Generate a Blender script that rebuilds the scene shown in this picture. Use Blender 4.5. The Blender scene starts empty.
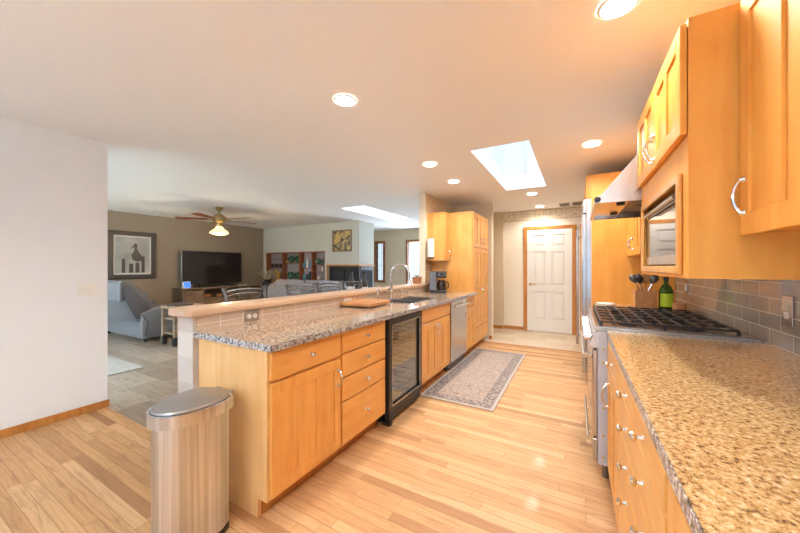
import bpy, bmesh, math, random
from mathutils import Vector, Matrix
random.seed(7)
S = bpy.context.scene
C = S.collection
PI = math.pi
H = 2.44                      # ceiling height

# ---------------------------------------------------------------- camera
cam = bpy.data.cameras.new('camera'); co = bpy.data.objects.new('camera', cam); C.objects.link(co)
cam.sensor_width = 36.0; cam.lens = 315.0/800*36; cam.clip_start = 0.02; cam.clip_end = 200
co.location = (0, 0, 1.30); co.rotation_euler = (PI/2, 0, math.atan(176/315.0))
S.camera = co
# ---------------------------------------------------------------- world, exposure
S.view_settings.view_transform = 'Standard'; S.view_settings.look = 'None'
S.view_settings.gamma = 1; S.view_settings.use_curve_mapping = False
S.view_settings.exposure = 1.29
w = bpy.data.worlds.new('sky'); S.world = w; w.use_nodes = True
w.node_tree.nodes['Background'].inputs[0].default_value = (0.70, 0.85, 1.0, 1)
w.node_tree.nodes['Background'].inputs[1].default_value = 0.60

def area(name, loc, rot, sx, sy, power, col, portal=False, spread=PI):
    l = bpy.data.lights.new(name, 'AREA'); l.shape = 'RECTANGLE'; l.size = sx; l.size_y = sy
    l.energy = power; l.color = col; l.spread = spread
    if portal: l.cycles.is_portal = True
    o = bpy.data.objects.new(name, l); C.objects.link(o); o.location = loc; o.rotation_euler = rot
    return o
# added fill lights set in invented openings behind the camera (kitchen and living room)
area('fill_rear_kitchen', (-1.5, -2.98, 1.25), (PI/2, 0, PI), 3.9, 2.1, 1300, (0.50, 0.75, 1.0))
area('fill_rear_living', (-6.1, -1.98, 1.3), (PI/2, 0, PI), 3.6, 2.0, 2100, (0.60, 0.80, 1.0))

SKY = [(-0.91, -0.37, 3.05, 4.90), (-4.02, -3.45, 4.82, 6.65)]
for x0, x1, y0, y1 in SKY:
    area('skylight_daylight', ((x0+x1)/2, (y0+y1)/2, H+1.3), (0, 0, 0), x1-x0+.4, y1-y0, 110 if x0 < -2 else 36, (0.68, 0.84, 1.0))
area('daylight_far_window', (-4.1, 8.9, 1.2), (-PI/2, 0, 0), .9, 1.9, 60, (0.75, 0.87, 1.0))
DL = [(0.16, 1.66), (-1.38, 1.70), (-1.42, 3.22), (-1.43, 4.03), (0.13, 3.42), (-0.60, 5.29), (-0.60, 6.49), (0.16, -0.6), (-1.38, -0.6)]
LAMP = 7.0

# ---------------------------------------------------------------- node helper
def srgb(r, g, b):
    f = lambda c: (c/255/12.92) if c/255 <= 0.04045 else ((c/255+0.055)/1.055)**2.4
    return (f(r), f(g), f(b), 1)

class NT:
    def __init__(s, name):
        s.m = bpy.data.materials.new(name); s.m.use_nodes = True; s.t = s.m.node_tree
        s.b = s.t.nodes['Principled BSDF']
    def set(s, sock, v):
        if isinstance(v, bpy.types.NodeSocket): s.t.links.new(v, sock)
        elif v is not None: sock.default_value = v
    def n(s, typ, ins=None, out=0, **props):
        nd = s.t.nodes.new(typ)
        for k, v in props.items(): setattr(nd, k, v)
        for k, v in (ins or {}).items(): s.set(nd.inputs[k], v)
        return nd.outputs[out]
    def m2(s, op, a, b=None, c=None):
        nd = s.t.nodes.new('ShaderNodeMath'); nd.operation = op
        s.set(nd.inputs[0], a)
        if b is not None: s.set(nd.inputs[1], b)
        if c is not None: s.set(nd.inputs[2], c)
        return nd.outputs[0]
    def coord(s): return s.n('ShaderNodeTexCoord', out=3)
    def sep(s, v):
        nd = s.t.nodes.new('ShaderNodeSeparateXYZ'); s.set(nd.inputs[0], v); return nd.outputs
    def comb(s, x, y, z):
        return s.n('ShaderNodeCombineXYZ', {0: x, 1: y, 2: z})
    def noise(s, vec, scale, detail=3, rough=.55, out=0, dist=0):
        return s.n('ShaderNodeTexNoise', {'Vector': vec, 'Scale': scale, 'Detail': detail, 'Roughness': rough, 'Distortion': dist}, out=out)
    def ramp(s, fac, stops, interp='LINEAR'):
        nd = s.t.nodes.new('ShaderNodeValToRGB'); cr = nd.color_ramp; cr.interpolation = interp
        while len(cr.elements) < len(stops): cr.elements.new(0.5)
        for e, (p, c) in zip(cr.elements, stops): e.position = p; e.color = c if len(c) == 4 else (*c, 1)
        s.set(nd.inputs[0], fac); return nd.outputs[0]
    def mix(s, f, a, b, mode='MIX'):
        nd = s.t.nodes.new('ShaderNodeMix'); nd.data_type = 'RGBA'; nd.blend_type = mode
        s.set(nd.inputs[0], f); s.set(nd.inputs[6], a); s.set(nd.inputs[7], b); return nd.outputs[2]
    def bump(s, h, strength=.3, dist=.002):
        s.set(s.b.inputs['Normal'], s.n('ShaderNodeBump', {'Height': h, 'Strength': strength, 'Distance': dist}))
    def fin(s, col=None, rough=.5, metal=0, spec=None, coat=None, **kw):
        s.set(s.b.inputs['Base Color'], col); s.set(s.b.inputs['Roughness'], rough); s.set(s.b.inputs['Metallic'], metal)
        if spec is not None: s.set(s.b.inputs['Specular IOR Level'], spec)
        if coat is not None: s.set(s.b.inputs['Coat Weight'], coat); s.b.inputs['Coat Roughness'].default_value = .08
        return s.m

def plain(name, c, rough=.5, metal=0, var=.06, scale=12, spec=None, coat=None):
    t = NT(name); n = t.noise(t.coord(), scale, 2)
    c2 = tuple(max(0, v*(1-var)) for v in c[:3])+(1,)
    return t.fin(t.mix(n, c, c2), rough, metal, spec, coat)

def wood(name, c1, c2, axis=2, rough=.35, scale=1.0, coat=.15, planky=0):
    t = NT(name); x, y, z = t.sep(t.coord())
    sc = [9*scale, 9*scale, 9*scale]; sc[axis] = .9*scale
    v = t.comb(t.m2('MULTIPLY', x, sc[0]), t.m2('MULTIPLY', y, sc[1]), t.m2('MULTIPLY', z, sc[2]))
    g = t.noise(v, 2.0, 5, .6, dist=.6)
    g2 = t.noise(t.coord(), 6*scale, 3, .5)
    f = t.m2('ADD', t.m2('MULTIPLY', g, .65), t.m2('MULTIPLY', g2, .35))
    f = t.n('ShaderNodeMapRange', {0: f, 1: .34, 2: .66})
    col = t.mix(f, c1, c2)
    if planky:
        o = [x, y, z][0]; wn = t.n('ShaderNodeTexWhiteNoise', {'W': t.m2('FLOOR', t.m2('DIVIDE', o, planky))}, noise_dimensions='1D')
        col = t.mix(t.m2('MULTIPLY', wn, .35), col, c2)
    return t.fin(col, rough, 0, .4, coat)

def planks(name, W, L, stops, gap=.0012, gapcol=(.12, .06, .03, 1), rough=.3, grain=.5, graincol=(.25, .12, .05, 1), coat=.2, swap=False, streak=.6):
    t = NT(name); x, y, z = t.sep(t.coord())
    if swap: x, y = y, x
    ry = t.m2('DIVIDE', y, W); row = t.m2('FLOOR', ry)
    off = t.n('ShaderNodeTexWhiteNoise', {'W': row}, noise_dimensions='1D')
    rx = t.m2('ADD', t.m2('DIVIDE', x, L), t.m2('MULTIPLY', off, 7.31)); colm = t.m2('FLOOR', rx)
    val = t.n('ShaderNodeTexWhiteNoise', {'Vector': t.comb(row, colm, 3.0)}, noise_dimensions='2D')
    base = t.ramp(val, stops)
    gv = t.comb(t.m2('ADD', t.m2('MULTIPLY', x, 1.3), t.m2('MULTIPLY', val, 40)), t.m2('MULTIPLY', y, 9), t.m2('MULTIPLY', val, 9))
    g = t.noise(gv, 2.2, 5, .6, dist=1.2)
    gm = t.n('ShaderNodeMapRange', {0: g, 1: .5, 2: .78, 3: 0, 4: grain})
    c = t.mix(gm, base, graincol)
    # fine cathedral lines
    wv = t.n('ShaderNodeTexWave', {'Vector': gv, 'Scale': 1.3, 'Distortion': 9, 'Detail': 3, 'Detail Scale': 1.2}, out=1, wave_type='BANDS', bands_direction='Y')
    c = t.mix(t.m2('MULTIPLY', t.m2('POWER', wv, 6), grain*streak), c, graincol)
    fy = t.m2('FRACT', ry); fx = t.m2('FRACT', rx)
    dy = t.m2('MULTIPLY', t.m2('MINIMUM', fy, t.m2('SUBTRACT', 1, fy)), W)
    dx = t.m2('MULTIPLY', t.m2('MINIMUM', fx, t.m2('SUBTRACT', 1, fx)), L)
    d = t.m2('MINIMUM', dx, dy); g = t.m2('LESS_THAN', d, gap)
    c = t.mix(g, c, gapcol)
    return t.fin(c, rough, 0, .5, coat)

def tiles(name, w, h, cols, grout, ax=(1, 2), gap=.02, rough=.12, offset=.5, off0=(0, 0), coat=0, bump=.4):
    t = NT(name); s = t.sep(t.coord())
    v = t.comb(t.m2('ADD', s[ax[0]], off0[0]), t.m2('ADD', s[ax[1]], off0[1]), 0)
    nd = t.t.nodes.new('ShaderNodeTexBrick'); nd.offset = offset
    t.set(nd.inputs['Vector'], v); t.set(nd.inputs['Color1'], cols[0]); t.set(nd.inputs['Color2'], cols[1]); t.set(nd.inputs['Mortar'], grout)
    t.set(nd.inputs['Scale'], 1.0); t.set(nd.inputs['Mortar Size'], gap); t.set(nd.inputs['Mortar Smooth'], .1)
    t.set(nd.inputs['Brick Width'], w); t.set(nd.inputs['Row Height'], h); t.set(nd.inputs['Bias'], 0)
    n = t.noise(t.coord(), 14, 3)
    c = t.mix(.25, nd.outputs[0], t.mix(n, cols[0], cols[1]))
    c = t.mix(nd.outputs[1], c, grout)
    if bump: t.bump(t.m2('SUBTRACT', 1, nd.outputs[1]), bump, .002)
    t.set(t.b.inputs['Roughness'], rough)
    return t.fin(c, t.m2('ADD', t.m2('MULTIPLY', nd.outputs[1], .6), rough), 0, .5, coat)

def emit(name, c, st):
    t = NT(name); t.b.inputs['Emission Color'].default_value = c; t.b.inputs['Emission Strength'].default_value = st
    return t.fin(c, .5)

# ---------------------------------------------------------------- materials
M = {}
M['maple'] = wood('maple_honey', srgb(238, 180, 100), srgb(222, 154, 76))
M['maple_x'] = wood('maple_honey_side_grain', srgb(238, 182, 104), srgb(224, 157, 78), axis=1)
M['maple_light'] = wood('maple_pale_boards', srgb(240, 198, 140), srgb(224, 172, 108), planky=.09, rough=.45)
M['maple_right'] = wood('maple_warm_lit', srgb(244, 178, 86), srgb(230, 154, 64), scale=.8, rough=.48, coat=0)  # same maple, with the warm light on the right-hand uppers mixed into its colour
M['gapwood'] = plain('cabinet_shadow_gap', srgb(96, 58, 28), .7)
M['oak'] = wood('oak_trim', srgb(206, 142, 72), srgb(176, 110, 50), rough=.4)
M['oak_dark'] = wood('oak_window_trim', srgb(168, 104, 52), srgb(128, 76, 34), rough=.4)
M['cherry'] = wood('cherry_shelving', srgb(172, 104, 68), srgb(122, 68, 46), rough=.4)
M['butcher'] = wood('butcher_block', srgb(214, 160, 106), srgb(180, 118, 70), axis=1, rough=.5, planky=.03)
M['blade'] = wood('fan_blade_wood', srgb(150, 86, 48), srgb(112, 62, 34), axis=0, rough=.35)
M['rustic'] = wood('rustic_greyed_wood', srgb(158, 136, 112), srgb(112, 94, 78), axis=1, rough=.7, coat=0)
M['rustic_light'] = wood('rustic_pale_wood', srgb(178, 156, 132), srgb(140, 116, 96), axis=2, rough=.7, coat=0)
M['steel'] = plain('brushed_steel', (.62, .62, .63, 1), .26, 1, .1, 30)
t = NT('brushed_steel_painted_streaks'); x, y, z = t.sep(t.coord()); v = t.comb(t.m2('MULTIPLY', x, 22), t.m2('MULTIPLY', y, 22), t.m2('MULTIPLY', z, .3))
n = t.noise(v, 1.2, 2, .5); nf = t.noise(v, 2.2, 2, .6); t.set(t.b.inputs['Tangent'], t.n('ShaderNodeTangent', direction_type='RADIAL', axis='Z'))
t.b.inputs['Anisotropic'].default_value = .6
M['can'] = t.fin(t.mix(t.n('ShaderNodeMapRange', {0: nf, 1: .38, 2: .62}), (.56, .59, .65, 1), (.76, .80, .88, 1)), .30, 1)  # vertical reflection streaks painted into the bluish steel colour
M['steel_dark'] = plain('dark_steel', (.22, .22, .23, 1), .35, 1)
M['chrome'] = plain('polished_nickel', (.75, .74, .72, 1), .12, 1, .03)
M['brass'] = plain('antique_brass', (.55, .42, .2, 1), .28, 1)
M['pewter'] = plain('pewter_metal', (.16, .155, .15, 1), .35, .9)
M['enamel'] = plain('pale_grey_range_side', srgb(192, 190, 196), .35, 0)
M['lid_grey'] = plain('brushed_grey_lid', (.42, .41, .41, 1), .33, .8)
M['black'] = plain('black_plastic', (.018, .018, .02, 1), .35)
M['iron'] = plain('cast_iron', (.03, .03, .033, 1), .42, .3)
M['cooktop'] = plain('cooktop_steel', (.5, .49, .48, 1), .25, 1)
M['liner'] = plain('pale_grey_liner', srgb(206, 202, 190), .5)
M['dgrey'] = plain('dark_grey_filter', (.16, .16, .17, 1), .4, .6)
M['white'] = plain('white_plastic', srgb(240, 238, 232), .4, 0, .02)
M['door_white'] = plain('white_painted_door', srgb(236, 234, 230), .35, 0, .02)
M['cream'] = plain('wall_cream_paint', srgb(240, 241, 243), .8, 0, .02, 3)
M['cream_hall'] = plain('wall_hall_paint', srgb(238, 222, 196), .8, 0, .02, 3)
M['taupe'] = plain('wall_taupe_paint', srgb(156, 140, 120), .85, 0, .03, 3)
M['sage'] = plain('wall_pale_grey_paint', srgb(205, 205, 194), .85, 0, .02, 3)
M['beige_wall'] = plain('wall_beige_paint', srgb(218, 200, 172), .85, 0, .02, 3)
M['bar'] = plain('bar_top_tan', srgb(198, 166, 138), .4, 0, .08, 5, coat=.15)
M['paper'] = plain('paper_towel', srgb(246, 244, 240), .9, 0, .03, 40)
M['slat'] = plain('vent_slat', srgb(128, 118, 106), .6)
M['vent'] = plain('vent_grey', srgb(176, 168, 156), .6)
M['terracotta'] = plain('planter_clay', srgb(178, 122, 82), .8)
M['leaf'] = plain('plant_green', srgb(92, 112, 62), .6, 0, .3)
M['dry'] = plain('dried_stems', srgb(204, 184, 152), .8, 0, .3)
M['sofa'] = plain('grey_leather', srgb(118, 119, 124), .42, 0, .15, 8)
M['wing'] = plain('dark_grey_leather', srgb(92, 92, 98), .45)
M['quilt'] = plain('grey_quilt', srgb(132, 130, 138), .8, 0, .3, 14)
M['soot'] = plain('firebox_black', (.02, .02, .022, 1), .3, .2)
M['ceramic_w'] = plain('white_ceramic', srgb(238, 234, 226), .2)
M['yellow'] = plain('yellow_pottery', srgb(206, 168, 84), .3)
t = NT('green_glaze'); n = t.noise(t.coord(), 30, 3, dist=1)
M['green'] = t.fin(t.ramp(n, [(.40, srgb(22, 44, 36)), (.5, srgb(44, 96, 74)), (.60, srgb(120, 160, 136))]), .2)
M['dark_pot'] = plain('dark_pottery', srgb(52, 44, 42), .4, 0, .3)
M['blueglass'] = plain('blue_glass', srgb(120, 168, 190), .1, 0, .2)
M['blueglaze'] = plain('blue_glaze', srgb(70, 110, 130), .2, 0, .5, 25)
M['screen_blue'] = emit('lit_blue_screen', srgb(60, 110, 200), .7)
M['bulb'] = emit('lamp_warm', (1.0, .90, .76, 1), 9)
M['label_y'] = plain('bottle_label', srgb(188, 214, 40), .5)
M['mat_white'] = plain('print_mat', srgb(226, 224, 218), .7)
M['dframe'] = plain('dark_frame', srgb(62, 56, 52), .4)
M['bezel'] = plain('tv_silver_bezel', srgb(140, 136, 132), .3, .6)
M['tvscreen'] = plain('tv_screen', (.022, .015, .016, 1), .06, 0, .1)

t = NT('ceiling_paint'); n = t.noise(t.coord(), 60, 4); t.bump(n, .15, .003)
M['ceiling'] = t.fin(srgb(248, 247, 246), .9)

# tinted glass, bottle glass, clear panes: transparent mixed with gloss
def glass(name, tint, gl=.12, rough=.03):
    t = NT(name); t.t.nodes.remove(t.b)
    tr = t.n('ShaderNodeBsdfTransparent', {0: tint}); g = t.n('ShaderNodeBsdfGlossy', {0: (1, 1, 1, 1), 'Roughness': rough})
    fr = t.n('ShaderNodeLayerWeight', {0: .5}, out=1); f = t.m2('ADD', t.m2('MULTIPLY', t.m2('POWER', fr, 5), .7), gl)
    mx = t.n('ShaderNodeMixShader', {0: f, 1: tr, 2: g})
    t.set(t.t.nodes['Material Output'].inputs[0], mx); return t.m
M['pane'] = glass('clear_pane', (.96, .98, 1, 1), .02)
M['coolglass'] = glass('cooler_glass', (.90, .90, .88, 1), .15)
M['carafe'] = glass('carafe_glass', (.25, .22, .2, 1), .1)
t = NT('green_bottle_glass'); t.b.inputs['Transmission Weight'].default_value = .5
M['bottle'] = t.fin(srgb(60, 104, 16), .06)
t = NT('fireplace_glass'); M['fpglass'] = t.fin((.05, .055, .065, 1), .08)
t = NT('dark_reflective_glass'); M['mwglass'] = t.fin((.10, .09, .085, 1), .04, .55)
t = NT('amber_glass_shade'); t.b.inputs['Emission Color'].default_value = (1, .68, .3, 1)
vo = t.n('ShaderNodeTexVoronoi', {'Vector': t.coord(), 'Scale': 28}, feature='DISTANCE_TO_EDGE')
e = t.n('ShaderNodeMapRange', {0: vo, 1: .02, 2: .1, 3: .15, 4: 1.1}); t.set(t.b.inputs['Emission Strength'], e)
M['shade'] = t.fin(srgb(230, 200, 130), .2)

# granite: one stone, the lighting difference painted as gold and brown tones
def granite(name, tone):
    t = NT(name); c = t.coord()
    n1 = t.noise(c, 85 if tone == 'gold' else 58, 3, .7, dist=.3); n2 = t.noise(c, 230, 2, .6); n3 = t.noise(c, 5, 2)
    f = t.m2('ADD', t.m2('MULTIPLY', n1, .8), t.m2('MULTIPLY', n2, .2))
    st = {'gold': [(.34, srgb(88, 70, 56)), (.41, srgb(150, 118, 84)), (.46, srgb(206, 168, 114)), (.55, srgb(226, 195, 142)), (.64, srgb(250, 236, 208))],
          'brown': [(.33, srgb(64, 54, 50)), (.42, srgb(116, 96, 82)), (.49, srgb(178, 154, 132)), (.56, srgb(206, 186, 166)), (.66, srgb(240, 232, 222))]}[tone]
    col = t.ramp(f, st)
    vo = t.n('ShaderNodeTexVoronoi', {'Vector': c, 'Scale': 95, 'Randomness': 1.0}, out=0)
    sp = t.n('ShaderNodeMapRange', {0: vo, 1: .16, 2: .24, 3: 1, 4: 0})
    n4 = t.noise(c, 40, 1); gate = t.n('ShaderNodeMapRange', {0: n4, 1: .5, 2: .56})
    col = t.mix(t.m2('MULTIPLY', t.m2('MULTIPLY', sp, gate), .8), col, srgb(58, 46, 42))
    col = t.mix(t.m2('MULTIPLY', n3, .25), col, srgb(150, 116, 84))
    return t.fin(col, .10, 0, .5, .3)
M['granite'] = granite('granite_warm_lit', 'gold')
M['granite_b'] = granite('granite_cool_lit', 'brown')
def edge_granite(name):
    t = NT(name); c = t.coord(); n1 = t.noise(c, 75, 3, .7)
    col = t.ramp(n1, [(.34, srgb(62, 58, 60)), (.45, srgb(128, 124, 128)), (.54, srgb(178, 176, 178)), (.66, srgb(226, 224, 222))])
    return t.fin(col, .2)
M['granite_edge'] = edge_granite('granite_cut_edge')

M['floor_wood'] = planks('oak_strip_floor', .060, 1.05,
    [(0, srgb(166, 118, 74)), (.06, srgb(190, 142, 94)), (.22, srgb(206, 158, 108)), (.7, srgb(214, 167, 116)), (1, srgb(226, 184, 136))],
    gap=.0010, gapcol=srgb(140, 96, 58), rough=.52, grain=.6, graincol=srgb(150, 98, 56), coat=.04, streak=.35)
M['floor_tile'] = planks('wood_look_stone_tile', .30, .60,
    [(0, srgb(146, 128, 110)), (.4, srgb(164, 147, 128)), (.7, srgb(178, 162, 142)), (1, srgb(190, 176, 158))],
    gap=.003, gapcol=srgb(186, 176, 162), rough=.35, grain=.8, graincol=srgb(112, 94, 80), coat=.1)
M['floor_hall'] = planks('travertine_hall_tile', .30, .45,
    [(0, srgb(196, 172, 146)), (.5, srgb(212, 190, 164)), (1, srgb(224, 206, 182))],
    gap=.003, gapcol=srgb(226, 214, 196), rough=.4, grain=.4, graincol=srgb(182, 158, 134), coat=.1)
M['splash'] = tiles('taupe_glass_tile', .20, .0765, (srgb(164, 152, 138), srgb(154, 142, 128)), srgb(214, 204, 190), (1, 2), .0022, .10, .5, (0.03, .0765-.915 % .0765), coat=.3)
M['splash_tan'] = tiles('tan_bar_tile', .155, .20, (srgb(212, 192, 174), srgb(204, 184, 164)), srgb(236, 228, 218), (1, 2), .0025, .18, 0, (.04, .05))
M['splash_small'] = tiles('small_tan_tile', .10, .10, (srgb(196, 170, 140), srgb(180, 152, 122)), srgb(214, 200, 180), (1, 2), .0025, .2, .5)
M['whitewash'] = tiles('whitewashed_stone_cladding', .40, .15, (srgb(226, 218, 210), srgb(186, 172, 160)), srgb(206, 198, 190), (0, 2), .004, .75, .5)

# wallpaper border
t = NT('wallpaper_border'); c = t.coord()
wv = t.n('ShaderNodeTexWave', {'Vector': c, 'Scale': 3.2, 'Distortion': 14, 'Detail': 2, 'Detail Scale': 2.2}, out=1)
vo = t.n('ShaderNodeTexVoronoi', {'Vector': c, 'Scale': 16}, feature='DISTANCE_TO_EDGE')
f = t.m2('MULTIPLY', t.m2('POWER', wv, 3), .7)
z = t.sep(c)[2]
ed = t.m2('GREATER_THAN', t.m2('ABSOLUTE', z), .088)
col = t.mix(f, srgb(244, 232, 212), srgb(210, 190, 164)); col = t.mix(t.m2('LESS_THAN', vo, .03), col, srgb(206, 186, 160)); col = t.mix(ed, col, srgb(186, 164, 138))
M['border'] = t.fin(col, .8)
# wallpaper with faint sprigs
t = NT('wallpaper_sprigs'); c = t.coord()
vo = t.n('ShaderNodeTexVoronoi', {'Vector': c, 'Scale': 4.0, 'Randomness': .25}, out=0)
nn = t.noise(c, 40, 2); f = t.m2('MULTIPLY', t.m2('LESS_THAN', t.m2('ADD', vo, t.m2('MULTIPLY', nn, .3)), .24), .55)
M['wallpaper'] = t.fin(t.mix(f, srgb(242, 232, 216), srgb(218, 200, 176)), .85)
# runner rug
t = NT('faded_persian_runner'); x, y, z = t.sep(t.coord())
ax_ = t.m2('ABSOLUTE', x); ay_ = t.m2('ABSOLUTE', y)
d = t.m2('MINIMUM', t.m2('SUBTRACT', .365, ax_), t.m2('SUBTRACT', 1.045, ay_))
n1 = t.noise(t.coord(), 34, 3, .7, dist=1.5); n2 = t.noise(t.coord(), 9, 3)
vo = t.n('ShaderNodeTexVoronoi', {'Vector': t.comb(ax_, y, 0), 'Scale': 14, 'Randomness': .35}, out=0)
vo2 = t.n('ShaderNodeTexVoronoi', {'Vector': t.comb(ax_, ay_, 0), 'Scale': 21, 'Randomness': 1.0}, feature='DISTANCE_TO_EDGE')
fieldf = t.m2('MULTIPLY', t.m2('ADD', t.n('ShaderNodeMapRange', {0: n1, 1: .42, 2: .6}), t.m2('LESS_THAN', vo2, .05)), .6)
field = t.mix(fieldf, srgb(186, 166, 150), srgb(122, 106, 100))
bf = t.m2('MULTIPLY', t.m2('ADD', t.m2('LESS_THAN', t.m2('ABSOLUTE', t.m2('SUBTRACT', vo, .45)), .13), t.n('ShaderNodeMapRange', {0: n1, 1: .45, 2: .6})), .55)
bord = t.mix(bf, srgb(180, 164, 152), srgb(76, 68, 74))
c = t.mix(t.m2('LESS_THAN', d, .135), field, bord)
def band(c, a, b, colr):
    return t.mix(t.m2('MULTIPLY', t.m2('GREATER_THAN', d, a), t.m2('LESS_THAN', d, b)), c, colr)
c = band(c, .128, .136, srgb(110, 106, 112)); c = band(c, .03, .037, srgb(126, 120, 124)); c = band(c, -1, .028, srgb(184, 172, 160))
c = t.mix(t.m2('MULTIPLY', n2, .35), c, srgb(192, 176, 162))
M['rug'] = t.fin(c, .95)
t = NT('pale_living_rug'); n1 = t.noise(t.coord(), 12, 4, .7)
M['rug2'] = t.fin(t.mix(n1, srgb(206, 204, 198), srgb(160, 158, 154)), .95)
# art prints
def art(name, stops, scale, dist):
    t = NT(name); n1 = t.noise(t.coord(), scale, 4, .6, dist=dist); return t.fin(t.ramp(n1, stops), .6)
M['print'] = art('train_print', [(.36, srgb(62, 52, 42)), (.46, srgb(116, 100, 76)), (.53, srgb(196, 172, 116)), (.62, srgb(214, 176, 92))], 5, .5)
M['print_bg'] = art('grey_sea_print', [(.3, srgb(150, 148, 144)), (.6, srgb(184, 182, 178)), (.8, srgb(200, 198, 192))], 3, 0)

# ---------------------------------------------------------------- mesh builder
def F_pos(X): return Matrix(((0, 1, 0, X), (1, 0, 0, 0), (0, 0, 1, 0), (0, 0, 0, 1)))      # (a,o,z): a->y, o->+x
def F_neg(X): return Matrix(((0, -1, 0, X), (1, 0, 0, 0), (0, 0, 1, 0), (0, 0, 0, 1)))     # a->y, o->-x
def F_y(Y): return Matrix(((1, 0, 0, 0), (0, -1, 0, Y), (0, 0, 1, 0), (0, 0, 0, 1)))       # a->x, o->-y
def TR(x, y, z, rz=0): return Matrix.Translation((x, y, z)) @ Matrix.Rotation(rz, 4, 'Z')

def woff(p):
    v = Vector((0, 0, 0))
    while p is not None: v += p.location; p = p.parent
    return v

class MB:
    def __init__(s, F=None): s.bm = bmesh.new(); s.F = F or Matrix.Identity(4)
    def P(s, p): return s.F @ Vector(p)
    def face(s, pts):
        s.bm.faces.new([s.bm.verts.new(s.P(p)) for p in pts]); return s
    def box(s, x0, x1, y0, y1, z0, z1, bev=0, seg=1):
        V = [s.bm.verts.new(s.P((x, y, z))) for z in (z0, z1) for y in (y0, y1) for x in (x0, x1)]
        fs = [s.bm.faces.new([V[i] for i in q]) for q in ((0, 1, 3, 2), (4, 6, 7, 5), (0, 4, 5, 1), (2, 3, 7, 6), (0, 2, 6, 4), (1, 5, 7, 3))]
        if bev:
            es = list({e for f in fs for e in f.edges})
            bmesh.ops.bevel(s.bm, geom=es, offset=bev, segments=seg, profile=.5, affect='EDGES')
        return s
    def prism(s, pts, h0, h1, ax=2, bev=0, seg=2):
        # pts in the two axes other than ax (in order), extruded along ax
        def mk(p, h):
            q = list(p); q.insert(ax, h); return s.bm.verts.new(s.P(q))
        A = [mk(p, h0) for p in pts]; B = [mk(p, h1) for p in pts]; n = len(pts)
        fs = [s.bm.faces.new(A), s.bm.faces.new(B)]
        for i in range(n): fs.append(s.bm.faces.new([A[i], A[(i+1) % n], B[(i+1) % n], B[i]]))
        if bev:
            es = list({e for f in fs[:2] for e in f.edges})
            bmesh.ops.bevel(s.bm, geom=es, offset=bev, segments=seg, profile=.5, affect='EDGES')
        return s
    def tube(s, pts, r, n=8, cap=True):
        pts = [Vector(p) for p in pts]; rs = r if isinstance(r, (list, tuple)) else [r]*len(pts)
        rings = []; u = None
        for i, p in enumerate(pts):
            d = ((pts[min(i+1, len(pts)-1)] - pts[max(i-1, 0)])).normalized()
            if u is None: u = d.cross(Vector((0, 0, 1)) if abs(d.z) < .9 else Vector((1, 0, 0))).normalized()
            u = (u - d*u.dot(d)).normalized(); v = d.cross(u)
            rings.append([s.bm.verts.new(s.P(p + (u*math.cos(a)+v*math.sin(a))*rs[i])) for a in [2*PI*k/n for k in range(n)]])
        for A, B in zip(rings, rings[1:]):
            for k in range(n): s.bm.faces.new([A[k], A[(k+1) % n], B[(k+1) % n], B[k]])
        if cap: s.bm.faces.new(rings[0]); s.bm.faces.new(rings[-1])
        return s
    def lathe(s, c, prof, n=24, ax='z'):
        rings = []
        for r, h in prof:
            ring = []
            for k in range(n):
                a = 2*PI*k/n; x, y = r*math.cos(a), r*math.sin(a)
                p = {'z': (x, y, h), 'y': (x, h, y), 'x': (h, x, y)}[ax]
                ring.append(s.bm.verts.new(s.P((c[0]+p[0], c[1]+p[1], c[2]+p[2]))))
            rings.append(ring)
        for A, B in zip(rings, rings[1:]):
            for k in range(n): s.bm.faces.new([A[k], A[(k+1) % n], B[(k+1) % n], B[k]])
        s.bm.faces.new(rings[0]); s.bm.faces.new(rings[-1])
        return s
    def build(s, name, mat, parent=None, smooth=False, label=None, origin=None, sub=0):
        bmesh.ops.recalc_face_normals(s.bm, faces=s.bm.faces)
        if parent is not None: off = woff(parent)
        elif origin is not None: off = Vector(origin)
        else:
            xs = [v.co for v in s.bm.verts]
            mn = Vector(min(c[i] for c in xs) for i in range(3)); mx = Vector(max(c[i] for c in xs) for i in range(3))
            off = Vector(((mn.x+mx.x)/2, (mn.y+mx.y)/2, mn.z))
        for v in s.bm.verts: v.co -= off
        me = bpy.data.meshes.new(name); s.bm.to_mesh(me); s.bm.free()
        if smooth:
            for p in me.polygons: p.use_smooth = True
        me.materials.append(mat if not isinstance(mat, str) else M[mat])
        o = bpy.data.objects.new(name, me); C.objects.link(o)
        if parent is not None: o.parent = parent
        else: o.location = off
        if smooth and smooth != 'all':
            me.set_sharp_from_angle(angle=math.radians(38))
        if sub:
            md = o.modifiers.new('sub', 'SUBSURF'); md.levels = md.render_levels = sub
        if label: o['label'] = label
        return o

def thing(name, label, cat, loc, rz=0, group=None):
    o = bpy.data.objects.new(name, None); C.objects.link(o); o.empty_display_size = .1
    o.location = loc; o.rotation_euler = (0, 0, rz); o['label'] = label; o['category'] = cat
    if group: o['group'] = group
    return o
def tag(o, label, cat, group=None):
    o['label'] = label; o['category'] = cat
    if group: o['group'] = group
    return o
def struct(o): o['kind'] = 'structure'; return o
def dup(root, loc, rz=0, label=None, group=None):
    r = root.copy(); C.objects.link(r); r.location = loc; r.rotation_euler = (0, 0, rz)
    if label: r['label'] = label
    if group: r['group'] = group
    for ch in list(root.children):
        c = ch.copy(); C.objects.link(c); c.parent = r
        for g in ch.children:
            d = g.copy(); C.objects.link(d); d.parent = c
    return r

# ================================================================ SETTING
YB = 6.87; XR = .85
def wbox(name, mat, *a): return struct(MB().box(*a).build(name, mat))
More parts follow.
